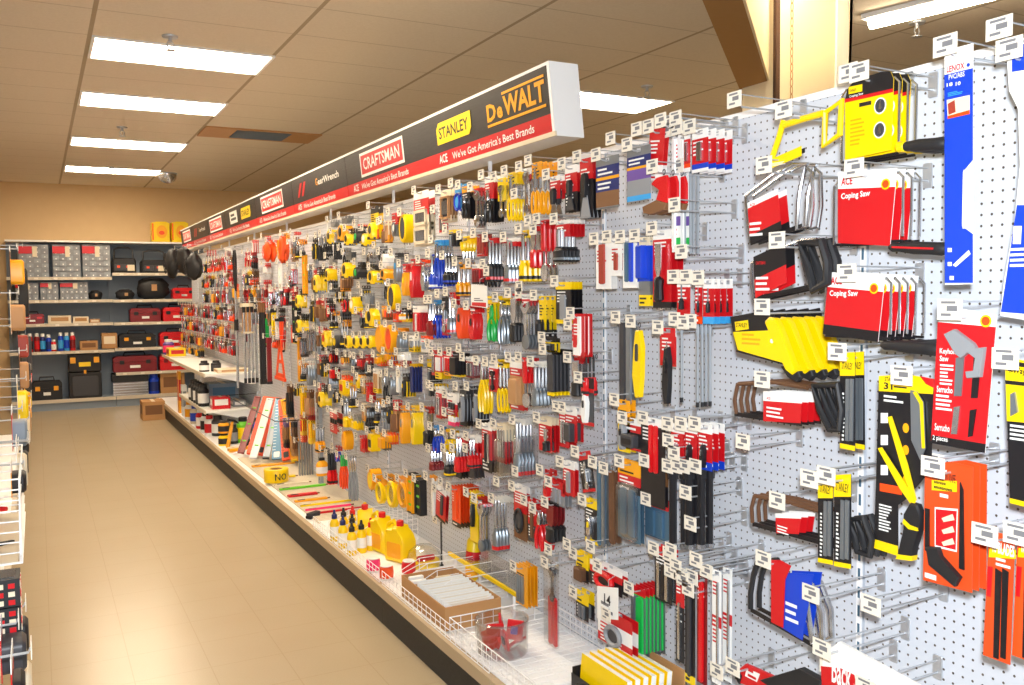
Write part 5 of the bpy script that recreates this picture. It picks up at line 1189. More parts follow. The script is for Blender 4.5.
while yy < 6.95:
    wd_ = ff.uniform(.065, .095); col = yy+wd_/2
    occ = sorted((q[2]-q[3]-.005, q[2]+.03) for q in STK if abs(q[0]-col) < (q[1]+wd_)/2)
    z = .80 if yy > 3.3 else .95
    zs = []
    for a, b in occ+[(2.04, 9)]:
        if a-z > .12:
            n_ = max(1, round((a-z)/.2)); s_ = (a-z)/n_; zs += [(z+s_*(i+1)-.035, s_-.045) for i in range(n_)]
        z = max(z, b)
    for zt_, h_ in zs:
        L = FA if yy < 4.3 else FB; cd, tl, nm, lk = L[ff.randrange(len(L))]; NF += 1
        xf = ff.choice((1.745, 1.76, 1.775)); d = Vector((xf, col, zt_))-EYE; px = 512+F*d.dot(rt)/d.dot(fw); py = 342.5-F*d.dot(up)/d.dot(fw)
        d = Vector((xf, col, zt_-min(h_, .2)))-EYE; py2 = 342.5-F*d.dot(up)/d.dot(fw)
        stock(f'{px-2:.2f} {py:.2f} {px+9:.2f} {py2:.2f} {ff.choice((2,3,3,4))}|{nm}|{lk}|{cd}|{tl}|w={wd_*.9:.3f} f={xf} k=M')
    yy += wd_+.012
# ------------------------------------------------------------------ on the base deck
DZ = DECK+.001
def at_deck(px, py, z=None): return on_z(px, py, DECK if z is None else z)
# wire grate lying along the deck and the low wire fence in front
def wire_fence(y0, y1, label, h=.07, x=1.425):
    t = thing('wire_fence', label, 'wire fence', (x, y0, DZ), group='white wire fences on the deck')
    m = MB()
    for z in (.004, .022, .045, h): m.tube([(0, .01, z), (0, y1-y0-.01, z)], .002, 'w', 5)
    m.build('rail_wires', t)
    m = MB(); n = int((y1-y0)/.05)
    for i in range(n+1): y = .01+(y1-y0-.02)*i/n; m.tube([(.0, y, .0), (.0, y, h)], .0016, 'w', 4)
    m.build('post_wires', t)
for a, b, l in ((2.9, 4.08, 'white wire fence before the cardboard box of envelopes'), (4.1, 5.3, 'white wire fence before the yellow jugs and bottles')): wire_fence(a, b, l)
def wire_divider(y, label, group):
    t = thing('wire_divider', label, 'wire divider', (1.47, y, DZ), group=group)
    m = MB()
    for z in (.005, .035, .065, .095, .125): m.tube([(.0, 0, z*.55), (.12, 0, z), (.40, 0, z)], .002, 'w', 5)
    m.build('long_wires', t); m = MB()
    for x, k in ((0, .55), (.12, 1), (.26, 1), (.40, 1)): m.tube([(x, 0, 0), (x, 0, .125*k)], .002, 'w', 5)
    m.build('upright_wires', t)
for i, y in enumerate((3.62, 3.78, 3.9, 4.0, 4.72, 4.80, 4.88, 4.96, 5.04, 5.12)):
    wire_divider(y, 'white stepped wire divider running from the pegboard to the deck front, beside the yellow jugs', 'stepped wire dividers by the jugs')
m = MB()
for i in range(72): y = 5.4+.034*i; m.tube([(1.47, y, DZ+.012), (1.89, y, DZ+.012)], .0045, 'c', 5)
for x in (1.48, 1.68, 1.88): m.tube([(x, 5.36, DZ+.005), (x, 7.86, DZ+.005)], .004, 'c', 5)
tag(m.build('wire_grate'), 'cream wire deck grate running under the crayons and barricade tape', 'wire grate')

# cardboard box of white envelopes
bx, by, bz = 1.445, 3.36, DECK+.006
t = thing('display_box', 'open cardboard tray filled with white envelopes on the deck', 'cardboard box', (bx, by, bz))
W_, L_, H_ = .26, .50, .10
m = MB()
m.bx(0, W_, 0, L_, 0, .004, 'e').bx(0, .005, 0, L_, .004, H_, 'e').bx(W_-.005, W_, 0, L_, .004, H_, 'e').bx(.005, W_-.005, 0, .005, .004, H_, 'e').bx(.005, W_-.005, L_-.005, L_, .004, H_, 'e')
m.build('tray', t, smooth=0)
MB().bx(.005, W_-.005, L_*.74, L_*.74+.004, .004, H_-.01, 'e').build('partition', t, smooth=0); MB().bx(W_*.5, W_*.5+.004, L_*.745+.004, L_-.006, .004, H_-.015, 'e').build('partition', t, smooth=0)
for i in range(15):
    y = by+.02+i*.0225
    e = thing('envelope', 'white envelope standing in the cardboard tray', 'envelope', (bx+W_/2, y, bz+.0045), group='white envelopes in the cardboard tray')
    s0 = MB(); s0.prism(rr(-.112, .112, 0, .098+.004*(i % 3), .004), 0, .004, 'W'); s0.xform(Matrix.Rotation(-.12, 4, 'X')); s0.build('paper_sleeve', e, smooth=0)
    s0 = MB(); s0.prism([(-.1, .097), (0, .05), (.1, .097)], -.0012, 0, 'h'); s0.xform(Matrix.Rotation(-.12, 4, 'X')); s0.build('flap', e, smooth=0)
for i, (a, k) in enumerate((((.05, .40), 'W'), ((.17, .40), 'c'), ((.06, .46), 'W'))):
    e = thing('paper_packet', ('white paper packet', 'cream paper packet', 'second white paper packet')[i]+' in the back compartment of the cardboard tray', 'paper packet', (bx+a[0], by+a[1], bz+.0045))
    MB().prism(rr(-.035, .035, 0, .09, .004), 0, .018, k, .003).build('wrapper', e); MB().bx(-.02, .02, -.001, 0, .03, .05, 'R').build('seal', e, smooth=0)

# big wire basket at the near end
def wire_basket(x0, x1, y0, y1, h, label):
    t = thing('wire_basket', label, 'wire basket', (x0, y0, DZ)); X, Y = x1-x0, y1-y0
    m = MB()
    for z in (h, h*.66, h*.33, .004): m.tube([(0, 0, z), (X, 0, z), (X, Y, z), (0, Y, z)], .0028 if z == h else .0018, 'w', 6, True)
    m.build('rim_wires', t)
    m = MB(); n = 18
    for i in range(n+1):
        y = Y*i/n; m.tube([(0, y, h), (0, y, .003), (X, y, .003), (X, y, h)], .0016, 'w', 4)
    for i in range(1, 9):
        x = X*i/9; m.tube([(x, 0, h), (x, 0, .003), (x, Y, .003), (x, Y, h)], .0016, 'w', 4)
    m.build('mesh_wires', t)
wire_basket(1.44, 1.885, 2.54, 3.3, .085, 'white wire basket on the deck holding the clear tub of red packs')
P = (1.555, 3.06)
t = thing('clear_tub', 'round clear plastic tub of red packets in the wire basket', 'tub', (P[0], P[1], DZ+.006))
m = MB().lathe([(.095, 0), (.10, .004), (.104, .13), (.097, .135), (.097, .128), (.094, .006), (.0, .005)], 'C', seg=28); m.build('tub_body', t)
MB().tube([(.104*math.cos(a*PI/14), .104*math.sin(a*PI/14), .133) for a in range(28)], .004, 'C', 6, True).build('rim', t)
TUBL = ['red packet in the clear tub, lowest', 'red and white packet in the clear tub', 'red packet leaning on the clear tub wall', 'black and red packet inside the clear tub', 'red packet topmost in the clear tub', 'violet and red packet in the clear tub', 'silver topped red packet in the clear tub']
for i, (a, rd, z, k2) in enumerate(((0.3, .045, .012, 'W'), (2.0, .05, .012, 'W'), (3.4, .05, .03, 'R'), (4.6, .045, .035, 'K'), (1.1, .03, .065, 'R'), (5.4, .05, .06, 'v'), (2.8, .03, .07, 'S'))):
    e = thing('small_packet', TUBL[i], 'packet', (P[0]+rd*math.cos(a), P[1]+rd*math.sin(a), DZ+z), a)
    s0 = MB().prism(rr(-.033, .033, 0, .075, .004), -.005, .005, 'R', .002); s0.xform(Matrix.Rotation(.9-.25*i, 4, 'X')); s0.build('wrapper', e)
    s0 = MB().prism(rr(-.014, .014, .02, .05, .004), -.009, -.005, k2); s0.xform(Matrix.Rotation(.9-.25*i, 4, 'X')); s0.build('contents', e)
# box of yellow booklets and the green topped gadget at the very front
q = on_z(620, 672, DECK+.12)
t = thing('booklet_box', 'black display box holding yellow booklets at the front of the deck', 'display box', (1.54, 2.22, DZ))
m = MB().bx(0, .24, 0, .30, 0, .004, 'e').bx(0, .004, 0, .30, .004, .13, 'K').bx(.236, .24, 0, .3, .004, .2, 'e').bx(.004, .236, 0, .004, .004, .15, 'K').bx(.004, .236, .296, .3, .004, .15, 'K'); m.build('carton', t, smooth=0)
for i in range(6):
    e = thing('booklet', ('yellow booklet, front one in the black display box', 'yellow booklet second in the black display box', 'yellow booklet third in the black display box', 'yellow booklet fourth in the black display box', 'yellow booklet fifth in the black display box', 'yellow booklet last in the black display box')[i], 'booklet', (1.552+i*.031, 2.37, DZ+.009), 0)
    s0 = MB(); s0.bx(0, .018, -.13, .13, 0, .19, 'W').bx(-.001, 0, -.13, .13, 0, .19, 'y').bx(.018, .019, -.13, .13, 0, .19, 'y'); s0.xform(Matrix.Rotation(.1, 4, 'Y')); s0.build('pages', e, smooth=0)
    s0 = MB(); s0.bx(-.0016, -.001, -.1, .1, .03, .09, 'K'); s0.xform(Matrix.Rotation(.1, 4, 'Y')); s0.build('printed_panel', e, smooth=0)
t = thing('stud_sensor', 'black and olive hand gadget beside the black booklet box', 'sensor', (1.53, 2.50, DZ))
t.location = (1.48, 2.36, DZ)
s0 = MB().prism([(-.03, 0), (.03, 0), (.034, .09), (.022, .16), (-.022, .16), (-.034, .09)], -.02, .02, 'k', .005); s0.build('body', t); MB().prism(rr(-.016, .016, .10, .14, .006), -.0225, -.019, 'l').build('display', t); MB().prism(rr(-.02, .02, .03, .07, .008), -.022, -.019, 'g').build('button_pad', t)
t.rotation_euler.z = -1.1
# yellow jugs
def jug(x, y, rz, label):
    t = thing('chalk_jug', label, 'jug', (x, y, DZ), rz, 'big yellow chalk jugs'); t.scale = (.88,)*3
    m = MB(); o = [(-.085, 0), (.085, 0), (.09, .02), (.09, .13), (.07, .17), (.03, .2), (.025, .215), (-.012, .215), (-.015, .2), (-.07, .195), (-.09, .15), (-.09, .02)]
    m.prism(o, -.048, .048, 'y', .014); m.build('jug_body', t)
    MB().tube([(-.02, 0, .2), (-.05, 0, .235), (-.095, 0, .21), (-.108, 0, .16), (-.09, 0, .115)], .013, 'y', 10).build('handle', t)
    MB().lathe([(.022, .213), (.022, .243), (.018, .246), (.0, .246)], 'f', (.007, 0, 0), 14).build('cap', t)
    MB().prism(rr(-.06, .06, .03, .12, .012), -.0495, -.046, 'A').build('label_panel', t)
jug(1.64, 4.40, -1.2, 'big yellow jug with red cap, nearest to the camera'); jug(1.62, 4.62, -1.35, 'big yellow jug with red cap, middle of three'); jug(1.60, 4.84, -1.9, 'big yellow jug at the back, handle toward the aisle')
BC = [('k', 'black'), ('k', 'black'), ('f', 'red'), ('N', 'navy'), ('k', 'black'), ('f', 'red'), ('N', 'navy'), ('k', 'black'), ('f', 'red')]
for i in range(9):
    r, c = divmod(i, 3); pos = ('beside the nearest big jug', 'beside the middle big jug', 'beside the farthest big jug')[r]+(', at the aisle edge', ', second from the aisle edge', ', third from the aisle edge')[c]
    t = thing('chalk_bottle', f'small yellow bottle, {BC[i][1]} cap, {pos}', 'bottle', (1.455+.06*c+(.0 if r else 0), 4.63+.16*r+.02*c, DZ), 0, 'small yellow chalk bottles')
    MB().lathe([(.024, 0), (.027, .004), (.027, .10), (.02, .118), (.013, .124), (.013, .13)], 'y', seg=14).build('bottle_body', t)
    MB().lathe([(.016, .128), (.016, .15), (.009, .156), (.006, .178), (.0, .178)], BC[i][0], seg=12).build('cap', t); MB().lathe([(.0275, .03), (.0275, .085)], 'W', seg=14).build('label_band', t)
for (x, y, k, n) in ((1.46, 4.30, 'P', 'pink'), (1.475, 4.15, 'd', 'orange'), (1.60, 4.17, 'f', 'orange red')):
    t = thing('twine_spool', f'small spool of {n} mason line before the clear bag', 'spool', (x, y, DZ))
    MB().lathe([(.012, .004), (.034, .01), (.036, .035), (.034, .06), (.012, .066)], k, seg=16).build('twine', t)
    m = MB().lathe([(.03, 0), (.03, .005)], 'W', seg=16); m.lathe([(.014, .06), (.03, .066), (.03, .07), (.01, .07)], 'W', seg=16); m.build('spool_core', t)
t = thing('bagged_reel', 'clear domed pack with red and yellow label behind the spools', 'pack', (1.72, 4.26, DZ))
m = MB().lathe([(.09, 0), (.092, .03), (.08, .075), (.045, .105), (.0, .115)], 'C', seg=20); m.build('clear_dome', t)
MB().lathe([(.08, .001), (.08, .03), (.0, .031)], 'Y', seg=20).build('yellow_tray', t); MB().prism(rr(-.05, .05, .032, .06, .01), -.03, -.02, 'R', .003).build('label_card', t)
# glue tube leaning at the back, black tipped rod
t = thing('glue_tube', 'yellow tube with red band leaning on the pegboard behind the box', 'tube', (1.83, 3.93, DZ+.004))
t.rotation_euler = (-.12, .0, -PI/2)
MB().lathe([(.034, 0), (.036, .01), (.036, .19), (.03, .2), (.012, .205), (.006, .25), (.0, .25)], 'Y', seg=16).build('tube_body', t); MB().lathe([(.0365, .1), (.0365, .14)], 'R', seg=16).build('label_band', t); MB().lathe([(.0365, .015), (.0365, .06)], 'A', seg=16).build('lower_band', t)
q = on_x(441, 522, 1.80); t = thing('marking_rod', 'thin grey rod with black tip hanging above the envelopes', 'rod', (1.80, q.y, q.z)); t.rotation_euler.z = -PI/2
MB().tube([(0, 0, 0), (0, 0, -.22)], .005, 'D', 8).build('shaft', t); MB().tube([(0, 0, -.22), (0, 0, -.225), (0, 0, -.29), (0, 0, -.295)], [.006, .012, .012, .004], 'k', 8).build('tip', t); MB().tube([(.008*math.cos(i*PI/5), 0, .008*math.sin(i*PI/5)) for i in range(10)], .0015, 'k', 5, True).build('hang_loop', t)
hook(q.y, q.z+.003, .14, t['label'])
# long clear tray with yellow edge lying against the board
t = thing('edge_guard', 'long clear trough with yellow edge lying behind the envelopes', 'edge guard', (1.77, 3.32, DZ+.12))
m = MB(); L = .72
m.bx(.001, .10, 0, L, -.004, 0, 'C').bx(.096, .10, 0, L, 0, .05, 'C'); m.build('clear_trough', t, smooth=0)
MB().bx(-.012, .0, 0, L, -.012, .004, 'Y').build('yellow_edge', t, smooth=0); m = MB().bx(.0, .01, .05, .06, -.12, -.004, 'w').bx(0, .01, L-.06, L-.05, -.12, -.004, 'w').build('foot', t, smooth=0)
# barricade tape roll
q = at_deck(273, 484); t = thing('barricade_tape', 'yellow barricade tape roll with black NO lettering', 'tape roll', (1.53, q.y, DZ+.018))
MB().lathe([(.05, 0), (.088, 0), (.09, .003), (.09, .092), (.088, .095), (.05, .095), (.048, .09), (.048, .005), (.05, 0)], 'y', seg=32).build('tape_roll', t)
MB().lathe([(.042, .002), (.047, .002), (.047, .093), (.042, .093), (.042, .002)], 'e', seg=28).build('core', t)
m = MB(); uv, fs = text_shape('NO', .03)
a0 = -1.35
m.add([(.0906*math.cos(a0+u*1.0), .0906*math.sin(a0+u*1.0), .02+.05*v) for u, v in uv], fs, 'K'); m.build('lettering', t, smooth=0)
t.rotation_euler.z = -.55
# leaning levels and straightedges
def leaner(name, label, bp, tp, w, d, k, kind):
    B = Vector((bp[0], bp[1], DECK+.045)); T = Vector(tp)-Vector((.014, 0, 0)); z = (T-B); L = z.length; z.normalize(); y = Vector((.45, 1, 0)); y = (y-z*y.dot(z)).normalized(); x = y.cross(z)
    t = thing(name, label, 'level' if 'level' in name else 'straightedge', B)
    t.matrix_world = Matrix(((x.x, y.x, z.x, B.x), (x.y, y.y, z.y, B.y), (x.z, y.z, z.z, B.z), (0, 0, 0, 1)))
    if kind == 'l': TOOLS['lvl'](t, -w/2, w/2, .01*L, .99*L, k)
    else:
        MB().prism(rr(-w/2, w/2, 0, L, .01), -d, 0, k[0], .003).build('blade', t)
        MB().prism(rr(-w*.3, w*.3, .03*L, .12*L, .008), -d-.001, -d+.002, k[1]).build('foot_sticker', t); m = MB()
        for j in range(16): m.bx(-w/2+.004, -w/2+.004+w*.3, -d-.0008, -d, L*(.15+.05*j), L*(.15+.05*j)+.004, k[1])
        m.build('scale_marks', t, smooth=0)
TZ = .67+.0
for a in (('spirit_level', 'dark red spirit level leaning on the board, farthest of the leaning row', (1.5, 7.85), (1.760, 8.27, 0.665), .055, .022, 'MM', 'l'),
          ('straightedge', 'wide orange red plank leaning between dark red and grey levels', (1.6, 7.7), (1.860, 8.12, 0.670), .17, .02, 'dK', 's'),
          ('spirit_level', 'silver box level leaning before the wide orange plank', (1.54, 7.54), (1.800, 7.96, 0.675), .06, .024, 'Wz', 'l'),
          ('spirit_level', 'second silver level, with dark window, leaning beside the orange plank', (1.63, 7.47), (1.860, 7.89, 0.680), .055, .024, 'sK', 'l'),
          ('straightedge', 'grey blue metal straightedge leaning in the row of levels', (1.7, 7.4), (1.860, 7.82, 0.685), .08, .012, 'qW', 's'),
          ('straightedge', 'narrow orange plank leaning next to the yellow level', (1.77, 7.33), (1.860, 7.75, 0.690), .075, .02, 'dK', 's'),
          ('spirit_level', 'yellow box level nearest the drill bits', (1.82, 7.26), (1.860, 7.68, 0.695), .06, .024, 'AY', 'l'),
          ('spirit_level', 'second yellow level, right behind the nearest yellow one', (1.85, 7.19), (1.860, 7.61, 0.700), .05, .02, 'Ak', 'l')): leaner(*a)
# retaining bar across the leaning goods
t = thing('retaining_bar', 'thin black wire bar holding back the leaning levels', 'wire bar', (1.60, 6.95, .62))
MB().tube([(.30, 0, 0), (0, 0, 0), (0, 2.1, 0), (.30, 2.1, 0)], .004, 'k', 6).build('wire', t); m = MB().bx(.295, .312, -.02, .02, -.02, .02, 'z'); m.build('near_clip', t, smooth=0); MB().bx(.295, .312, 2.08, 2.12, -.02, .02, 'z').build('far_clip', t, smooth=0)
# hammers
for x, y, rz, tl, lb in ((1.50, 8.45, .5, .35, 'yellow hammer standing head up by the dark red level'), (1.46, 8.12, -.9, 1.35, 'yellow hammer lying down beside the standing hammer')):
    t = thing('hammer', lb, 'hammer', (x, y, DZ+(.03 if tl > 1 else .006))); t.rotation_euler = (0, tl if tl > 1 else .25, rz)
    MB().lathe([(.016, 0), (.019, .02), (.015, .1), (.017, .18), (.012, .24)], 'A', seg=10).build('handle', t)
    MB().tube([(-.055, 0, .25), (-.05, 0, .25), (-.03, 0, .25), (.03, 0, .25), (.08, 0, .235)], [.018, .018, .012, .012, .005], 'k', 10).build('head', t)
# crayons, flags and pencils lying on the deck grate
for i, (px, py, L, k, w, lb) in enumerate(((252, 467, .34, 'A', .05, 'amber folding rule lying across the deck behind the barricade tape'), (260, 480, .22, 'Y', .035, 'yellow crayon pack on the deck edge beside the barricade tape'), (266, 487, .25, 'c', .035, 'cream crayon pack lying on the deck'),
        (272, 491, .33, 'l', .03, 'lime green crayon pack lying on the deck'), (287, 497, .2, 'R', .05, 'short red crayon pack lying on the deck'), (288, 503, .22, 'A', .03, 'amber crayon pack next to the red one on the deck'), (291, 508, .36, 'Y', .014, 'long thin yellow pencil pack lying on the deck'), (296, 512, .3, 'P', .014, 'long pink pencil pack lying on the deck'), (299, 516, .34, 'R', .016, 'long red pencil pack at the end of the crayons'))):
    q = at_deck(px, py, DECK+.02); x = max(1.475, q.x)
    t = thing('crayon_pack', lb, 'crayon pack', (x, q.y, DZ+.018))
    MB().bx(0, L, -w/2, w/2, 0, .012, k).build('sleeve', t, smooth=0); MB().bx(.02, .07, -w*.35, w*.35, .012, .0125, 'K' if k != 'K' else 'W').build('printed_label', t, smooth=0)
    MB().tube([(L, 0, .006), (L+.02, 0, .006)], .005, 'x', 6).build('pencil_end', t)
q = at_deck(306, 519); t = thing('chalk_brush', 'small black brush lying on the deck edge', 'brush', (1.49, q.y, DZ+.002), .6)
MB().prism(rr(-.05, .05, 0, .02, .006), -.02, .02, 'k', .004).build('brush_block', t); m = MB()
for i in range(8): m.bx(-.045+.012*i, -.038+.012*i, -.018, .018, .02, .035, 'D')
m.build('bristles', t, smooth=0)

# ------------------------------------------------------------------ shelves near the far end of the gondola
def deck_shelf(z, y0, y1, label):
    t = thing('gondola_shelf', label, 'shelf', (1.41, y0, z))
    MB().bx(.012, .50, 0, y1-y0, -.022, 0, 'W').build('shelf_board', t, smooth=0); MB().bx(0, .012, 0, y1-y0, -.03, .004, 'i').build('price_rail', t, smooth=0)
    for y in (.02, y1-y0-.03):
        MB().prism([(.06, -.022), (.5, -.022), (.5, -.12), (.45, -.12)], y, y+.008, 'w').build('bracket', t, smooth=0)
deck_shelf(.83, 9.1, 11.7, 'upper white gondola shelf carrying two dark jars'); deck_shelf(.47, 9.1, 10.9, 'lower white gondola shelf carrying the red and white box')
def jar(x, y, z, r, h, kb, kl, kc, name, label, cat=None):
    t = thing(name, label, cat or cat_of(name), (x, y, z+.001))
    MB().lathe([(r*.94, 0), (r, .006), (r, h*.72), (r*.7, h*.82), (r*.62, h*.84)], kb, seg=16).build('body', t); MB().lathe([(r*1.01, h*.15), (r*1.01, h*.6)], kl, seg=16).build('label_band', t); MB().lathe([(r*.68, h*.83), (r*.68, h*.98), (r*.6, h)], kc, seg=14).build('lid', t)
def carton(x, y, z, sx, sy, sz, k, kb, name, label, cat=None):
    t = thing(name, label, cat or cat_of(name), (x, y, z+.001))
    MB().bx(0, sx, 0, sy, 0, sz, k).build('box_body', t, smooth=0)
    m = MB().bx(-.001, 0, sy*.12, sy*.88, sz*.3, sz*.8, kb).bx(sx*.12, sx*.88, -.001, 0, sz*.3, sz*.8, kb); m.build('printed_panel', t, smooth=0)
    MB().bx(sx*.42, sx*.58, 0, sy, sz, sz+.001, 'c').build('closing_tape', t, smooth=0)
jar(1.47, 9.45, .83, .05, .11, 'k', 'W', 'k', 'paint_jar', 'dark jar with white label on the upper shelf, nearer the aisle'); jar(1.58, 9.42, .83, .05, .11, 'k', 'D', 'k', 'paint_jar', 'second dark jar on the upper shelf, nearer the pegboard')
carton(1.55, 9.15, .83, .30, .24, .035, 'c', 'T', 'flat_carton', 'flat cream carton on the upper shelf beside the jars')
carton(1.50, 9.2, .47, .17, .14, .12, 'R', 'W', 'small_box', 'red and white box on the lower shelf'); carton(1.72, 9.3, .47, .12, .3, .06, 'g', 'W', 'small_box', 'flat grey box on the lower shelf beside the red box')
carton(1.56, 9.75, .47, .3, .3, .2, 'n', 'q', 'tool_case', 'grey blue case on the lower shelf', 'case')
for i in range(5): jar(1.47, 9.55+.16*i, .47, .055, .22, 'k', 'D' if i % 2 else 'W', 'k', 'spray_can', ('black spray can nearest on the lower shelf edge', 'second black spray can on the lower shelf edge', 'third black spray can on the lower shelf edge', 'fourth black spray can on the lower shelf edge', 'farthest black spray can on the lower shelf edge')[i])
jar(1.505, 8.65, DECK, .052, .115, 'Y', 'k', 'k', 'paint_can', 'yellow can with black band at the deck edge, lower of two'); jar(1.505, 8.65, DECK+.117, .052, .115, 'A', 'k', 'k', 'paint_can', 'yellow can with black band stacked on the lower can')
for i, (y, k, l, n) in enumerate(((9.35, 'W', 'R', 'white bottle with red label'), (9.6, 'W', 'K', 'white bottle with black label'), (9.9, 'R', 'W', 'red bottle with white label'), (10.3, 'c', 'B', 'cream bottle with blue label'), (10.7, 'W', 'A', 'white bottle with amber label'))):
    jar(1.49, y, DECK, .05, .2, k, l, l, 'cleaner_bottle', n+' standing on the deck under the shelves')
for x, y, r, h, k, l, n in ((1.80, 8.55, .05, .25, 'B', 'N', 'blue can'), (1.70, 8.75, .06, .24, 'l', 'Y', 'lime green can'), (1.6, 8.72, .045, .18, 'k', 'g', 'black bottle'), (1.66, 8.4, .03, .14, 'S', 'k', 'steel canister'), (1.56, 9.3, .06, .2, 'D', 'W', 'dark tin')):
    jar(x, y, DECK, r, h, k, l, 'k', 'spray_can' if r < .06 else 'paint_can', n+' at the back of the deck near the hammers')
t = thing('tape_spool', 'white ring spool lying at the deck edge near the cans', 'spool', (1.52, 8.3, DZ)); MB().lathe([(.02, 0), (.05, 0), (.05, .03), (.02, .03), (.02, 0)], 'c', seg=18).build('ring', t); MB().lathe([(.051, .004), (.051, .026)], 'T', seg=18).build('winding', t)
# low rail shelf farther along with a yellow box and a purple bottle
t = thing('gondola_shelf', 'far cream rail shelf carrying the yellow box', 'shelf', (1.43, 11.9, .83)); MB().bx(.012, .47, 0, .7, -.022, 0, 'W').build('shelf_board', t, smooth=0); MB().bx(0, .012, 0, .7, -.03, .004, 'i').build('price_rail', t, smooth=0)
MB().prism([(.06, -.022), (.46, -.022), (.46, -.12), (.42, -.12)], .02, .03, 'w').build('bracket', t, smooth=0)
carton(1.45, 12.0, .83, .2, .3, .1, 'Y', 'R', 'small_box', 'yellow box on the far cream rail shelf'); jar(1.50, 12.45, .83, .07, .2, 'v', 'P', 'W', 'cleaner_bottle', 'purple bottle with white cap on the far rail shelf')
carton(1.46, 11.3, DECK, .03, .12, .5, 'A', 'R', 'tall_box', 'tall amber box standing on the far deck'); carton(1.46, 11.0, DECK, .05, .12, .36, 'W', 'g', 'tall_box', 'tall white box standing on the far deck')
# ------------------------------------------------------------------ shelving along the back wall
YS = 14.12
def wp(px, py): return on_y(px, py, YS)
xL, xM, xR = -.36, .97, 2.30
for x0, x1, lb, shelves in ((xL, xM, 'grey steel shelf unit with clear organizers, along the back wall', (1.87, 1.55, 1.22, .83)), (xM, xR, 'grey steel shelf unit with tool bags and toolboxes, along the back wall', (1.93, 1.545, 1.215, .845, .49))):
    t = thing('shelf_unit', lb, 'shelving', (x0, YS, 0)); L = x1-x0
    MB().bx(.01, L-.01, .44, .455, .02, 2.36, 'n').build('back_panel', t, smooth=0)
    for x in (.0, L-.03): MB().bx(x, x+.03, .40, .44, .0, 2.36, 'n').build('upright', t, smooth=0)
    MB().bx(0, L, .0, .46, 2.36, 2.385, 'W').build('top_shelf', t, smooth=0)
    for z in shelves:
        m = MB().bx(.004, L-.004, .012, .44, z-.025, z, 'n').bx(.004, L-.004, 0, .012, z-.038, z+.004, 'i'); s = m.build('shelf_board', t, smooth=0)
        tg = MB()
        for j in range(5): tg.bx(.1+j*.24, .15+j*.24, -.001, 0, z-.032, z-.004, 'h')
        tg.build('price_tags', s, smooth=0)['kind'] = 'stuff'
    MB().bx(.004, L-.004, .012, .44, .10, .15, 'n').build('base_shelf', t, smooth=0); MB().bx(.004, L-.004, 0, .012, .105, .155, 'i').build('base_rail', t, smooth=0); MB().bx(.004, L-.004, .03, .05, 0, .10, 'n').build('kick_plate', t, smooth=0)
def wbox(px0, py0, px1, zb, d=.22): a = wp(px0, py0); b = wp(px1, py0); return a.x, b.x-a.x, a.z-zb
def organizer(px0, py0, px1, zb, label, rows, cols, lid=True):
    x, w, h = wbox(px0, py0, px1, zb); t = thing('parts_organizer', label, 'organizer', (x, YS+.06, zb+.001), group='clear parts organizers')
    MB().bx(0, w, .02, .16, 0, h, 'g').build('case', t, smooth=0)
    m = MB(); e = .012
    for r in range(rows):
        for c in range(cols):
            a, b = c*w/cols+e/2, (c+1)*w/cols-e/2; z0, z1 = r*h/rows+e/2, (r+1)*h/rows-e/2
            m.bx(a, b, .006, .02, z0, z1, 'j' if (r+c) % 2 else 'g'); m.bx((a+b)/2-.008, (a+b)/2+.008, .0, .006, z0+.2*(z1-z0), z0+.45*(z1-z0), 'W')
    m.build('drawer_grid', t, smooth=0)
    MB().bx(.0, w*.45, -.002, .0, h*.72, h*.94, 'R').build('red_label', t, smooth=0); MB().bx(w*.46, w*.62, -.002, 0, h*.62, h*.94, 'c').build('cream_label', t, smooth=0)
z1 = 1.87
organizer(18, 244, 48, z1, 'clear parts organizer with red label, first on the top row, nearest the aisle end', 7, 4); organizer(52, 244, 80, z1, 'clear parts organizer with red label, middle of the top row', 6, 4); organizer(82, 244, 110, z1, 'clear parts organizer with red label, last of the top row beside the tool bags', 6, 4)
organizer(15, 283, 38, 1.55, 'low flat clear organizer with brown strip on the second row', 3, 4); organizer(40, 282, 58, 1.55, 'small clear organizer with red label on the second row', 3, 3); organizer(60, 282, 88, 1.55, 'wide clear organizer on the second row beside the black bags', 3, 6)
def case(px0, py0, px1, zb, k, kl, label, name='toolbox', d=.24, latch=True):
    x, w, h = wbox(px0, py0, px1, zb); t = thing(name, label, cat_of(name), (x, YS+.05, zb+.001)); hb = h*.8
    MB().prism(rr(0, w, 0, hb*.62, .015), 0, d, k, .006).build('box_base', t); MB().prism([(0, hb*.63), (w, hb*.63), (w, hb*.85), (w*.92, hb), (w*.08, hb), (0, hb*.85)], 0, d, k, .006).build('lid', t)
    MB().tube([(w*.25, d/2, hb), (w*.28, d/2, h*.97), (w*.72, d/2, h*.97), (w*.75, d/2, hb)], .011, 'k' if k != 'k' else 'D', 8).build('carry_handle', t)
    for a in (.2, .8): MB().prism(rr(w*a-.03, w*a+.03, hb*.5, hb*.74, .006), -.012, 0, kl, .003).build('latch', t)
    MB().bx(w*.38, w*.62, -.0012, 0, hb*.25, hb*.42, 'W' if kl != 'W' else 'A').build('badge', t, smooth=0)
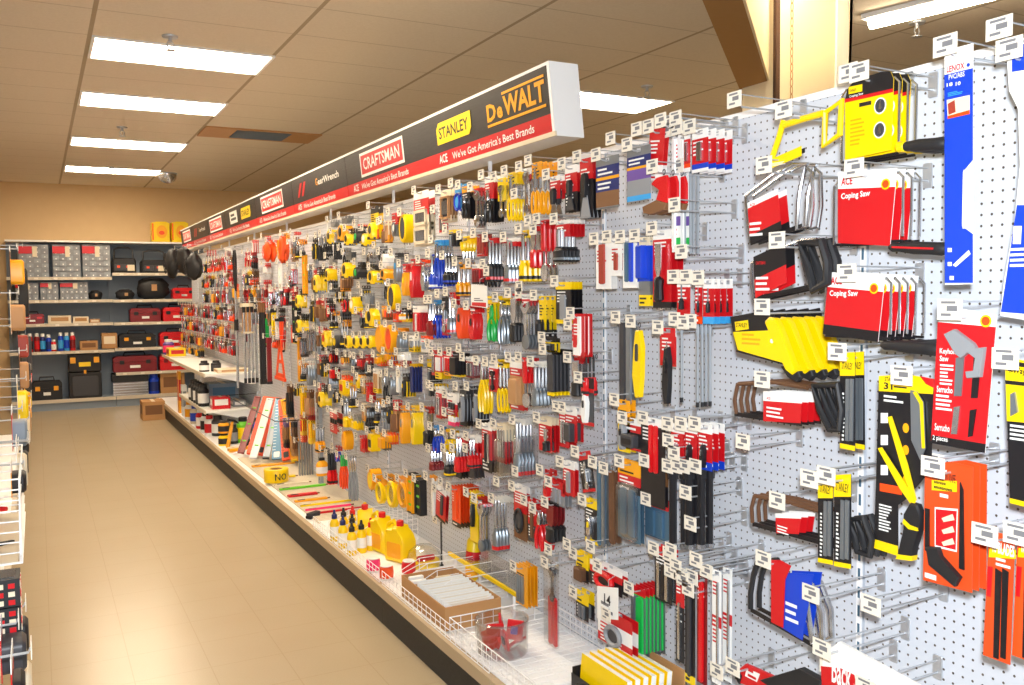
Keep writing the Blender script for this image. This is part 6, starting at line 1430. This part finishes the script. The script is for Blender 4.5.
def bag(px0, py0, px1, zb, label, accent='O', name='tool_bag'):
    x, w, h = wbox(px0, py0, px1, zb); t = thing(name, label, 'tool bag', (x, YS+.05, zb+.001)); b = h*.58
    MB().prism([(0, 0), (w, 0), (w*1.0, b*.8), (w*.94, b), (w*.06, b), (0, b*.8)], 0, .24, 'k', .02).build('bag_body', t)
    MB().tube([(w*.1, .12, b), (w*.12, .12, h*.93), (w*.3, .12, h), (w*.7, .12, h), (w*.88, .12, h*.93), (w*.9, .12, b)], .014, 'D', 8).build('carry_handle', t)
    for a in (.22, .6): p = MB().prism(rr(w*a-.05, w*a+.09, b*.15, b*.6, .015), -.02, 0, 'D', .006).build('front_pocket', t); MB().bx(w*a-.01, w*a+.03, -.0215, -.02, b*.35, b*.5, accent).build('stitch_mark', p, smooth=0)
    MB().bx(w*.62, w*.92, -.0235, -.021, b*.15, b*.55, 'c').build('paper_tag', t, smooth=0)
bag(112, 247, 136, 1.93, 'black open tool bag with cream tag, first on the upper shelf'); bag(141, 250, 168, 1.93, 'black open tool bag with curved handle, second on the upper shelf'); bag(172, 254, 192, 1.93, 'black tool bag partly hidden by the pegboard end')
def soft(px0, py0, px1, zb, label):
    x, w, h = wbox(px0, py0, px1, zb); t = thing('soft_bag', label, 'bag', (x+w/2, YS+.16, zb+.001+h*.5)); r_ = random.Random(int(px0)); m = MB(); n, q = 18, 8; vs = []
    for i in range(q+1):
        a = PI*i/q
        for j in range(n):
            p = 2*PI*j/n; k = 1+.12*r_.uniform(-1, 1); vs.append((w/2*k*math.sin(a)**.5*math.cos(p), .10*k*math.sin(a)**.5*math.sin(p), max(-h*.5, -h*.5*math.cos(a)*(1+.08*r_.uniform(-1, 1)))))
    m.add(vs, [(i*n+j, i*n+(j+1) % n, (i+1)*n+(j+1) % n, (i+1)*n+j) for i in range(q) for j in range(n)], 'k').build('bag_body', t, smooth=60)
    MB().tube([(-w*.3, -.05, h*.45), (-w*.1, -.09, h*.5), (w*.2, -.07, h*.48)], .012, 'D', 6).build('strap', t); MB().bx(-w*.06, w*.1, -.125, -.11, -h*.1, h*.2, 'T').build('leather_patch', t, smooth=0)
soft(89, 291, 103, 1.545, 'low black pouch bag beside the clear organizers'); soft(116, 290, 136, 1.545, 'second low black pouch bag before the large one'); soft(137, 278, 170, 1.545, 'large slumped black bag with tan patch')
case(173, 285, 196, 1.545, 'f', 'k', 'bright red toolbox on the bag shelf behind the sign end')
case(20, 312, 44, 1.22, 'M', 'f', 'small maroon case with red latches on the third shelf', 'drill_case')
carton(wp(48, 314).x, YS+.05, 1.22, .29, .2, .11, 'c', 'T', 'flat_carton', 'wide cream carton on the third shelf'); carton(wp(73, 315).x, YS+.05, 1.22, .2, .2, .09, 'c', 'e', 'flat_carton', 'narrower cream carton on the third shelf'); carton(wp(90, 318).x, YS+.05, 1.22, .13, .2, .05, 'T', 'c', 'flat_carton', 'thin tan carton at the end of the third shelf')
case(130, 305, 161, 1.215, 'M', 'k', 'maroon toolbox with black handle on the third shelf'); case(163, 304, 190, 1.215, 'f', 'k', 'red toolbox next to the maroon toolbox')
BT = [(20, 331, 'R', 'R'), (27, 331, 'R', 'k'), (34, 332, 'M', 'R'), (40, 334, 'N', 'L'), (46, 335, 'B', 'N'), (51, 340, 'f', 'W'), (58, 332, 'B', 'L'), (64, 331, 'L', 'B'), (70, 330, 'R', 'M')]
for i, (px, py, k, l) in enumerate(BT):
    q = wp(px, py); jar(q.x+.03, YS+.08, .83, .036, min(.26, q.z-.83), k, l, 'W', 'fluid_bottle', ('dark red', 'red and black', 'maroon', 'navy', 'blue', 'short red and white', 'bright blue', 'light blue', 'last red')[i]+' bottle in the bottle row on the fourth shelf, place '+('one', 'two', 'three', 'four', 'five', 'six', 'seven', 'eight', 'nine')[i])
carton(wp(80, 341).x, YS+.05, .83, .23, .25, .13, 'e', 'x', 'small_box', 'brown box after the row of bottles', 'cardboard box'); carton(wp(102, 334).x, YS+.05, .845, .2, .25, .22, 'e', 'c', 'small_box', 'taller brown box beside the black and yellow toolbox', 'cardboard box')
case(119, 331, 156, .845, 'k', 'A', 'black toolbox with yellow latches on the fourth shelf'); case(160, 329, 190, .845, 'f', 'k', 'red toolbox beside the black and yellow one')
case(113, 353, 157, .49, 'M', 'k', 'wide dark red toolbox on the short lower shelf'); case(160, 351, 190, .49, 'f', 'M', 'red toolbox at the end of the short lower shelf')
case(31, 378, 62, .15, 'k', 'A', 'black toolbox with yellow handle alone on the base shelf')
# tall rolling tool chest
x, w, h = wbox(68, 355, 101, .15); t = thing('rolling_chest', 'tall black rolling tool chest with yellow latches on the base shelf', 'tool chest', (x, YS+.03, .151))
MB().prism(rr(0, w, 0, h*.58, .02), 0, .36, 'k', .01).build('lower_bin', t); MB().prism(rr(0, w, h*.6, h, .02), 0, .36, 'k', .01).build('upper_box', t); MB().prism(rr(w*.1, w*.9, h*.05, h*.5, .03), -.012, 0, 'D', .005).build('front_panel', t)
for a in (.14, .86): MB().prism(rr(w*a-.035, w*a+.035, h*.8, h*.93, .006), -.014, 0, 'A', .003).build('latch', t)
MB().bx(w*.32, w*.68, -.0012, 0, h*.72, h*.82, 'Y').build('badge', t, smooth=0); MB().bx(w*.46, w*.54, -.016, 0, h*.56, h*.64, 'A').build('centre_latch', t, smooth=0)
x, w, h = wbox(113, 375, 148, .15); t = thing('truck_box', 'silver diamond plate box with black lid on the base shelf', 'tool chest', (x, YS+.03, .151))
MB().bx(0, w, 0, .34, 0, h*.62, 'S').build('box_body', t, smooth=0); MB().bx(-.005, w+.005, -.006, .345, h*.64, h, 'k').build('lid', t, smooth=0); m = MB()
for i in range(22):
    for j in range(5):
        cx, cz = (i+.5)*w/22, (j+.5)*h*.62/5; s = 1 if (i+j) % 2 else -1; m.prism([(cx-.008, cz-.005*s-.002), (cx+.008, cz+.005*s-.002), (cx+.008, cz+.005*s+.002), (cx-.008, cz-.005*s+.002)], -.002, 0, 'W')
m.build('tread_pattern', t, smooth=0)
q = wp(153, 377); jar(q.x+.02, YS+.1, .15, .075, .3, 'B', 'N', 'B', 'fluid_bottle', 'wide blue cylinder on the base shelf beside the diamond plate box', 'canister')
carton(wp(157, 376).x+.05, YS+.04, .15, .34, .3, .30, 'e', 'x', 'small_box', 'brown carton on the base shelf beside the blue cylinder', 'cardboard box')
q = on_z(143, 421, 0.0); carton(q.x, q.y, 0, .27, .34, .24, 'e', 'x', 'small_box', 'brown carton on the floor at the gondola end', 'cardboard box')
# yellow boxes on top
for i, (a, b) in enumerate(((152, 170), (172, 189))):
    x, w, h = wbox(a, 221, b, 2.385); t = thing('yellow_jug_box', ('yellow box with orange print on the top shelf, whole', 'yellow box on the top shelf cut off by the sign')[i], 'box', (x, YS+.06, 2.386))
    MB().prism([(0, 0), (w, 0), (w, h*.92), (w*.8, h), (w*.3, h), (0, h*.94)], 0, .2, 'Y', .008).build('box_body', t); MB().prism(ell(w*.55, h*.5, w*.3, h*.32), -.0015, 0, 'A').build('round_print', t); MB().prism(ell(w*.55, h*.45, w*.16, h*.1), -.003, -.0015, 'O').build('red_print', t); MB().bx(w*.02, w*.1, -.001, 0, h*.1, h*.9, 'O').build('side_stripe', t, smooth=0)

# ------------------------------------------------------------------ the other gondola, seen edge on at the left border
XG = -.17; XH = -.055
t = thing('gondola_bay', 'facing white gondola at the left picture edge', 'store gondola', (XG, 2.0, 0), group='gondola bays'); L = 8.6
MB().bx(-.5, -.47, 0, L, .15, 2.0, M_PEG).build('pegboard', t, smooth=0); MB().bx(-.47, -.03, 0, L, .15, .18, 'w').build('base_deck', t, smooth=0); MB().bx(-.03, 0, 0, L, .14, .185, 'i').build('price_rail', t, smooth=0); MB().bx(-.06, -.04, 0, L, 0, .14, 'k').build('kick_plate', t, smooth=0)
def lbox(y, z, sx, sy, sz, k, kb, name, label, cat=None, x=None): carton((XG-.005 if x is None else x)-sx, y, z-.001, sx, sy, sz, k, kb, name, label, cat)
def lz(px, py, y): return on_y(px, py, y).z
def hung(y, z, w, h, d, k, kb, name, label, cat=None):
    """goods hung from long hooks toward the aisle; front at XG"""
    t = thing(name, label, cat or cat_of(name), (-.05-d, y, z)); t.rotation_euler.z = PI/2
    MB().bx(-w/2, w/2, 0, .002, -h, -.02, kb).build('backing_card', t, smooth=0); MB().bx(-w/2, w/2, 0, .002, -.02, .01, 'W').build('hang_tab', t, smooth=0)
    MB().prism(rr(-w*.38, w*.38, -h*.92, -h*.3, w*.12), -d, 0, k, .008).build('contents', t)
    tt = thing('peg_hook', f'wire hook carrying the {label}', 'peg hook', (-.05-d, y, z-.004)); tt.rotation_euler.z = PI/2
    MB().tube([(0, .55, 0), (0, -.03, 0), (0, -.035, .01)], .003, 'z', 6).build('prong', tt); MB().prism(rr(-.014, .014, -.02, .03, .004), .552, .558, 'z').build('back_plate', tt); MB().bx(-.02, .02, -.037, -.035, -.01, .03, 'h').build('price_tag', tt, smooth=0)
hung(2.15, lz(20, 652, 2.15), .14, .16, .022, 'k', 'R', 'tool_pouch', 'black pouch with red top at the lower left corner')
for i, (py, lb) in enumerate(((565, 'upper'), (592, 'lower'))):
    y = 2.5; z = lz(18, py, y); t = thing('bit_tray', f'{lb} checkered red and black bit tray at the left border', 'bit tray', (XH-.16, y-.05, z-.09)); MB().bx(0, .155, 0, .1, 0, .07, 'k').build('tray_body', t, smooth=0); m = MB()
    for a in range(5):
        for b in range(3): m.bx(.155, .1565, .008+a*.018, .02+a*.018, .008+b*.02, .02+b*.02, 'R' if (a+b) % 2 else 'c')
    for a in range(6):
        for b in range(3): m.bx(.01+a*.024, .024+a*.024, -.0015, 0, .008+b*.02, .02+b*.02, 'R' if (a+b) % 2 else 'c')
    m.build('check_print', t, smooth=0)
    MB().bx(.01, .145, .01, .09, .07, .074, 'C').build('clear_lid', t, smooth=0); MB().bx(-.42, 0, .03, .07, .02, .03, 'z').build('hanging_arm', t, smooth=0)
yb = 3.0; zt, zb = lz(30, 478, yb), lz(25, 562, yb)
t = thing('wire_rack', 'white wire bin of red handled tools jutting out at the left border', 'wire bin', (XH-.42, yb, zb)); m = MB(); hh = zt-zb; Yb = .7
for i in range(9): z = hh*i/8; m.tube([(0, 0, z), (.41, 0, z), (.41, Yb, z), (0, Yb, z)], .0025 if i else .004, 'w', 5, True)
m.build('bin_wires', t); m = MB()
for i in range(9): m.tube([(.405, Yb*i/8, 0), (.41, Yb*i/8, hh)], .002, 'w', 4)
for i in range(7): m.tube([(.41*i/6, 0, 0), (.41*i/6, 0, hh)], .002, 'w', 4)
m.build('upright_wires', t); MB().bx(.005, .4, .005, Yb-.005, .0, .004, 'c').build('bin_floor', t, smooth=0)
for i in range(4):
    e = thing('hand_pruner', ('red and black handled pruner on top in the left wire bin', 'red handled pruner beneath in the left wire bin', 'second red pruner deeper in the left wire bin', 'black and red pruner at the back of the left wire bin')[i], 'pruner', (XH-.10-.03*i, yb+.12+.14*i, zb+.03+.01*i), .5+.7*i)
    for s in (-1, 1): MB().tube([(0, s*.01, 0), (-.06, s*.03, .0), (-.13, s*.035, 0)], [.008, .011, .008], 'f', 8).build('handle', e)
    MB().prism([(0, -.015), (.07, -.004), (.075, .006), (0, .016)], -.004, .004, 'k').xform(Matrix.Rotation(PI/2, 4, 'X')).build('blades', e)
for (y, py, w, h, k, kb, n, lb) in ((3.9, 440, .12, .14, 'k', 'c', 'fitting_card', 'white card with black and gold fitting above the left wire bin'), (4.3, 418, .12, .16, 'k', 'W', 'tool_card', 'white card with black grips at the left border'), (5.0, 405, .14, .2, 'c', 'c', 'small_card', 'tall cream pack under the yellow knob at the left border')):
    hung(y, lz(28, py, y), w, h, .03, k, kb, n, lb, 'card')
hung(5.6, lz(32, 395, 5.6), .12, .22, .03, 'T', 'c', 'knob_card', 'cream card with round tan print at the left border', 'card'); hung(6.4, lz(30, 385, 6.4), .1, .16, .05, 'Y', 'W', 'knob_card', 'yellow knob pack at the left border', 'card')
hung(6.0, lz(20, 380, 6.0), .12, .25, .03, 'A', 'A', 'small_card', 'amber striped card deeper at the left border', 'card')
hung(7.5, lz(22, 368, 7.5), .1, .12, .04, 'f', 'c', 'knob_card', 'small red knob pack at the left border', 'card')
hung(7.2, lz(28, 245, 7.2), .18, .55, .06, 'k', 'k', 'level_bag', 'long black bag hanging at the left border before the organizers', 'bag')
hung(5.2, lz(8, 248, 5.2), .14, .2, .06, 'A', 'x', 'brass_pack', 'brass piece pack at the upper left border', 'card'); hung(4.9, lz(6, 292, 4.9), .14, .2, .06, 'T', 'c', 'brass_pack', 'tan round brass pack under the upper one at left border', 'card'); hung(8.4, lz(27, 318, 8.4), .16, .5, .04, 'D', 'n', 'blade_card', 'stack of dark blade cards at the left border', 'card')

for (y, px, py, w, h, d, k, kb, n, lb) in ((2.7, 16, 606, .12, .13, .04, 'k', 'k', 'tool_pouch', 'black pack of glinting parts under the checkered trays'), (2.4, 14, 622, .12, .12, .05, 'D', 'R', 'tool_pouch', 'dark grey pouch over the lower left corner pouch'),
    (3.3, 26, 462, .14, .10, .04, 'k', 'A', 'fitting_card', 'black gold fitting card just above the left wire bin'), (3.6, 12, 440, .14, .18, .03, 'c', 'W', 'tool_card', 'blank cream card over the wire bin at left'), (4.0, 12, 408, .14, .16, .05, 'n', 'R', 'tool_card', 'grey blue pack with red edge at the left border'),
    (4.6, 12, 378, .14, .2, .04, 'Y', 'c', 'small_card', 'yellow striped pack behind the white card at left border'), (5.4, 12, 350, .14, .22, .04, 'T', 'x', 'small_card', 'brown tan pack high at the left border'), (5.8, 8, 325, .14, .2, .05, 'm', 'K', 'brass_pack', 'rust and black pack under the round brass pack'), (6.8, 18, 350, .14, .3, .05, 'D', 'K', 'blade_card', 'dark pack behind the yellow knob pack'),
    (2.9, 8, 648, .14, .2, .05, 'c', 'T', 'small_card', 'cream pack hanging behind the lower left corner pouch'), (2.2, 8, 690, .14, .2, .06, 'k', 'D', 'tool_pouch', 'black bag under the corner pouch, cut by the frame')):
    hung(y, lz(px, py, y), w, h, d, k, kb, n, lb, 'pouch' if 'pouch' in n else 'card')
# ------------------------------------------------------------------ hooks, then a label for every single thing
build_hooks()
ORD = ['front', 'second', 'third', 'fourth', 'fifth', 'sixth', 'seventh', 'eighth']
NUM = ['', 'one', 'two', 'three', 'four', 'five', 'six', 'seven', 'eight']
NTH = ['first', 'second', 'third', 'fourth', 'fifth', 'sixth', 'seventh', 'eighth', 'ninth', 'tenth', 'eleventh', 'twelfth', 'thirteenth', 'fourteenth', 'fifteenth', 'sixteenth', 'seventeenth', 'eighteenth', 'nineteenth', 'twentieth', 'twenty-first', 'twenty-second', 'twenty-third', 'twenty-fourth', 'twenty-fifth', 'twenty-sixth', 'twenty-seventh', 'twenty-eighth', 'twenty-ninth', 'thirtieth']
stacks = {}
for o, look, c, i, n, key in REG: stacks.setdefault((look, round(c[0], 2), round(c[1], 2), key), []).append((i, n, o))
count = {}
for k in stacks: count[k[0]] = count.get(k[0], 0)+1
marks = [k for k in stacks if count[k[0]] == 1 and not k[3] and 4 <= len(k[0].split()) <= 7 and not k[0].startswith('far')]
if 1:
    dup = [k for k in count if count[k] > 1 and not k.startswith('far')]
used = set(); BASE = {}
rows_far = {}
for k in stacks:
    if k[3].startswith('F'): rows_far.setdefault(int(k[3][1:].split('_')[0]), []).append(k)
for r, ks in rows_far.items():
    ks.sort(key=lambda k: k[1])
    for j, k in enumerate(ks): BASE[k] = f'{k[0][4:]}, {NTH[r]} row down, {NTH[min(j, 29)]} from far end'
def near_label(look, x, y, room):
    c = []
    for m_ in marks:
        dx, dy = m_[1]-x, m_[2]-y; d = math.hypot(dx, dy)
        if d < 3 or m_[0] == look or len(m_[0].split()) > room: continue
        rel = ('above', 'below')[dy < 0] if abs(dy) > abs(dx)*1.3 else ('left of', 'right of')[dx < 0]
        c.append((d*(1 if abs(dy) > abs(dx)*1.3 else 1.25), rel, m_[0]))
    return sorted(c)
for k in sorted(stacks, key=lambda k: -k[1]):
    if k in BASE: continue
    look = k[0]
    if count[look] == 1 and not k[3]:
        BASE[k] = look if len(look.split()) > 3 else look+' on the pegboard'; used.add(BASE[k]); continue
    for d, rel, nm in near_label(look, k[1], k[2], 16-3-2-len(look.split())):
        b = f'{look} {rel} the {nm}'
        if b not in used: break
    BASE[k] = b; used.add(b)
for k, its in stacks.items():
    n = its[0][1]; b = BASE[k]; nb = len(b.split())
    for i, n_, o in its:
        if n == 1: lb = b
        elif i == 0: lb = f'front {b}'
        elif nb <= 9: lb = f'{b}, {ORD[i]} of {NUM[n]} on its hook'
        elif i == n-1: lb = f'rearmost {b}'
        else: lb = f'{ORD[i]} {b}'
        o['label'] = lb
        if n > 1: o['group'] = (b if not k[3].startswith('F') else 'goods on the far pegboard rows')
# hooks
goods = {k[0]: BASE[k] for k in stacks if not k[3]}
def px_of(P): d = Vector(P)-EYE; return 512+F*d.dot(rt)/d.dot(fw), 342.5-F*d.dot(up)/d.dot(fw)
seen = {}
for o, look in HOOKLIST:
    x, y = px_of(o.location-Vector((.18, 0, 0))); lk = look.split('@')[0]; cand = []
    if look and '@' not in look: cand.append(f'wire hook carrying the {goods.get(lk, lk)}')
    w0 = f'wire hook of {lk}' if look else 'empty wire peg hook'
    for w1, room in ((w0, 13-len(w0.split())), ('wire peg hook', 7)): cand += [f'{w1} {rel} the {nm}' for d, rel, nm in near_label(lk, x, y, room)]
    for lb in cand:
        if lb not in seen and len(lb.split()) <= 16: break
    seen[lb] = 1; o['label'] = lb
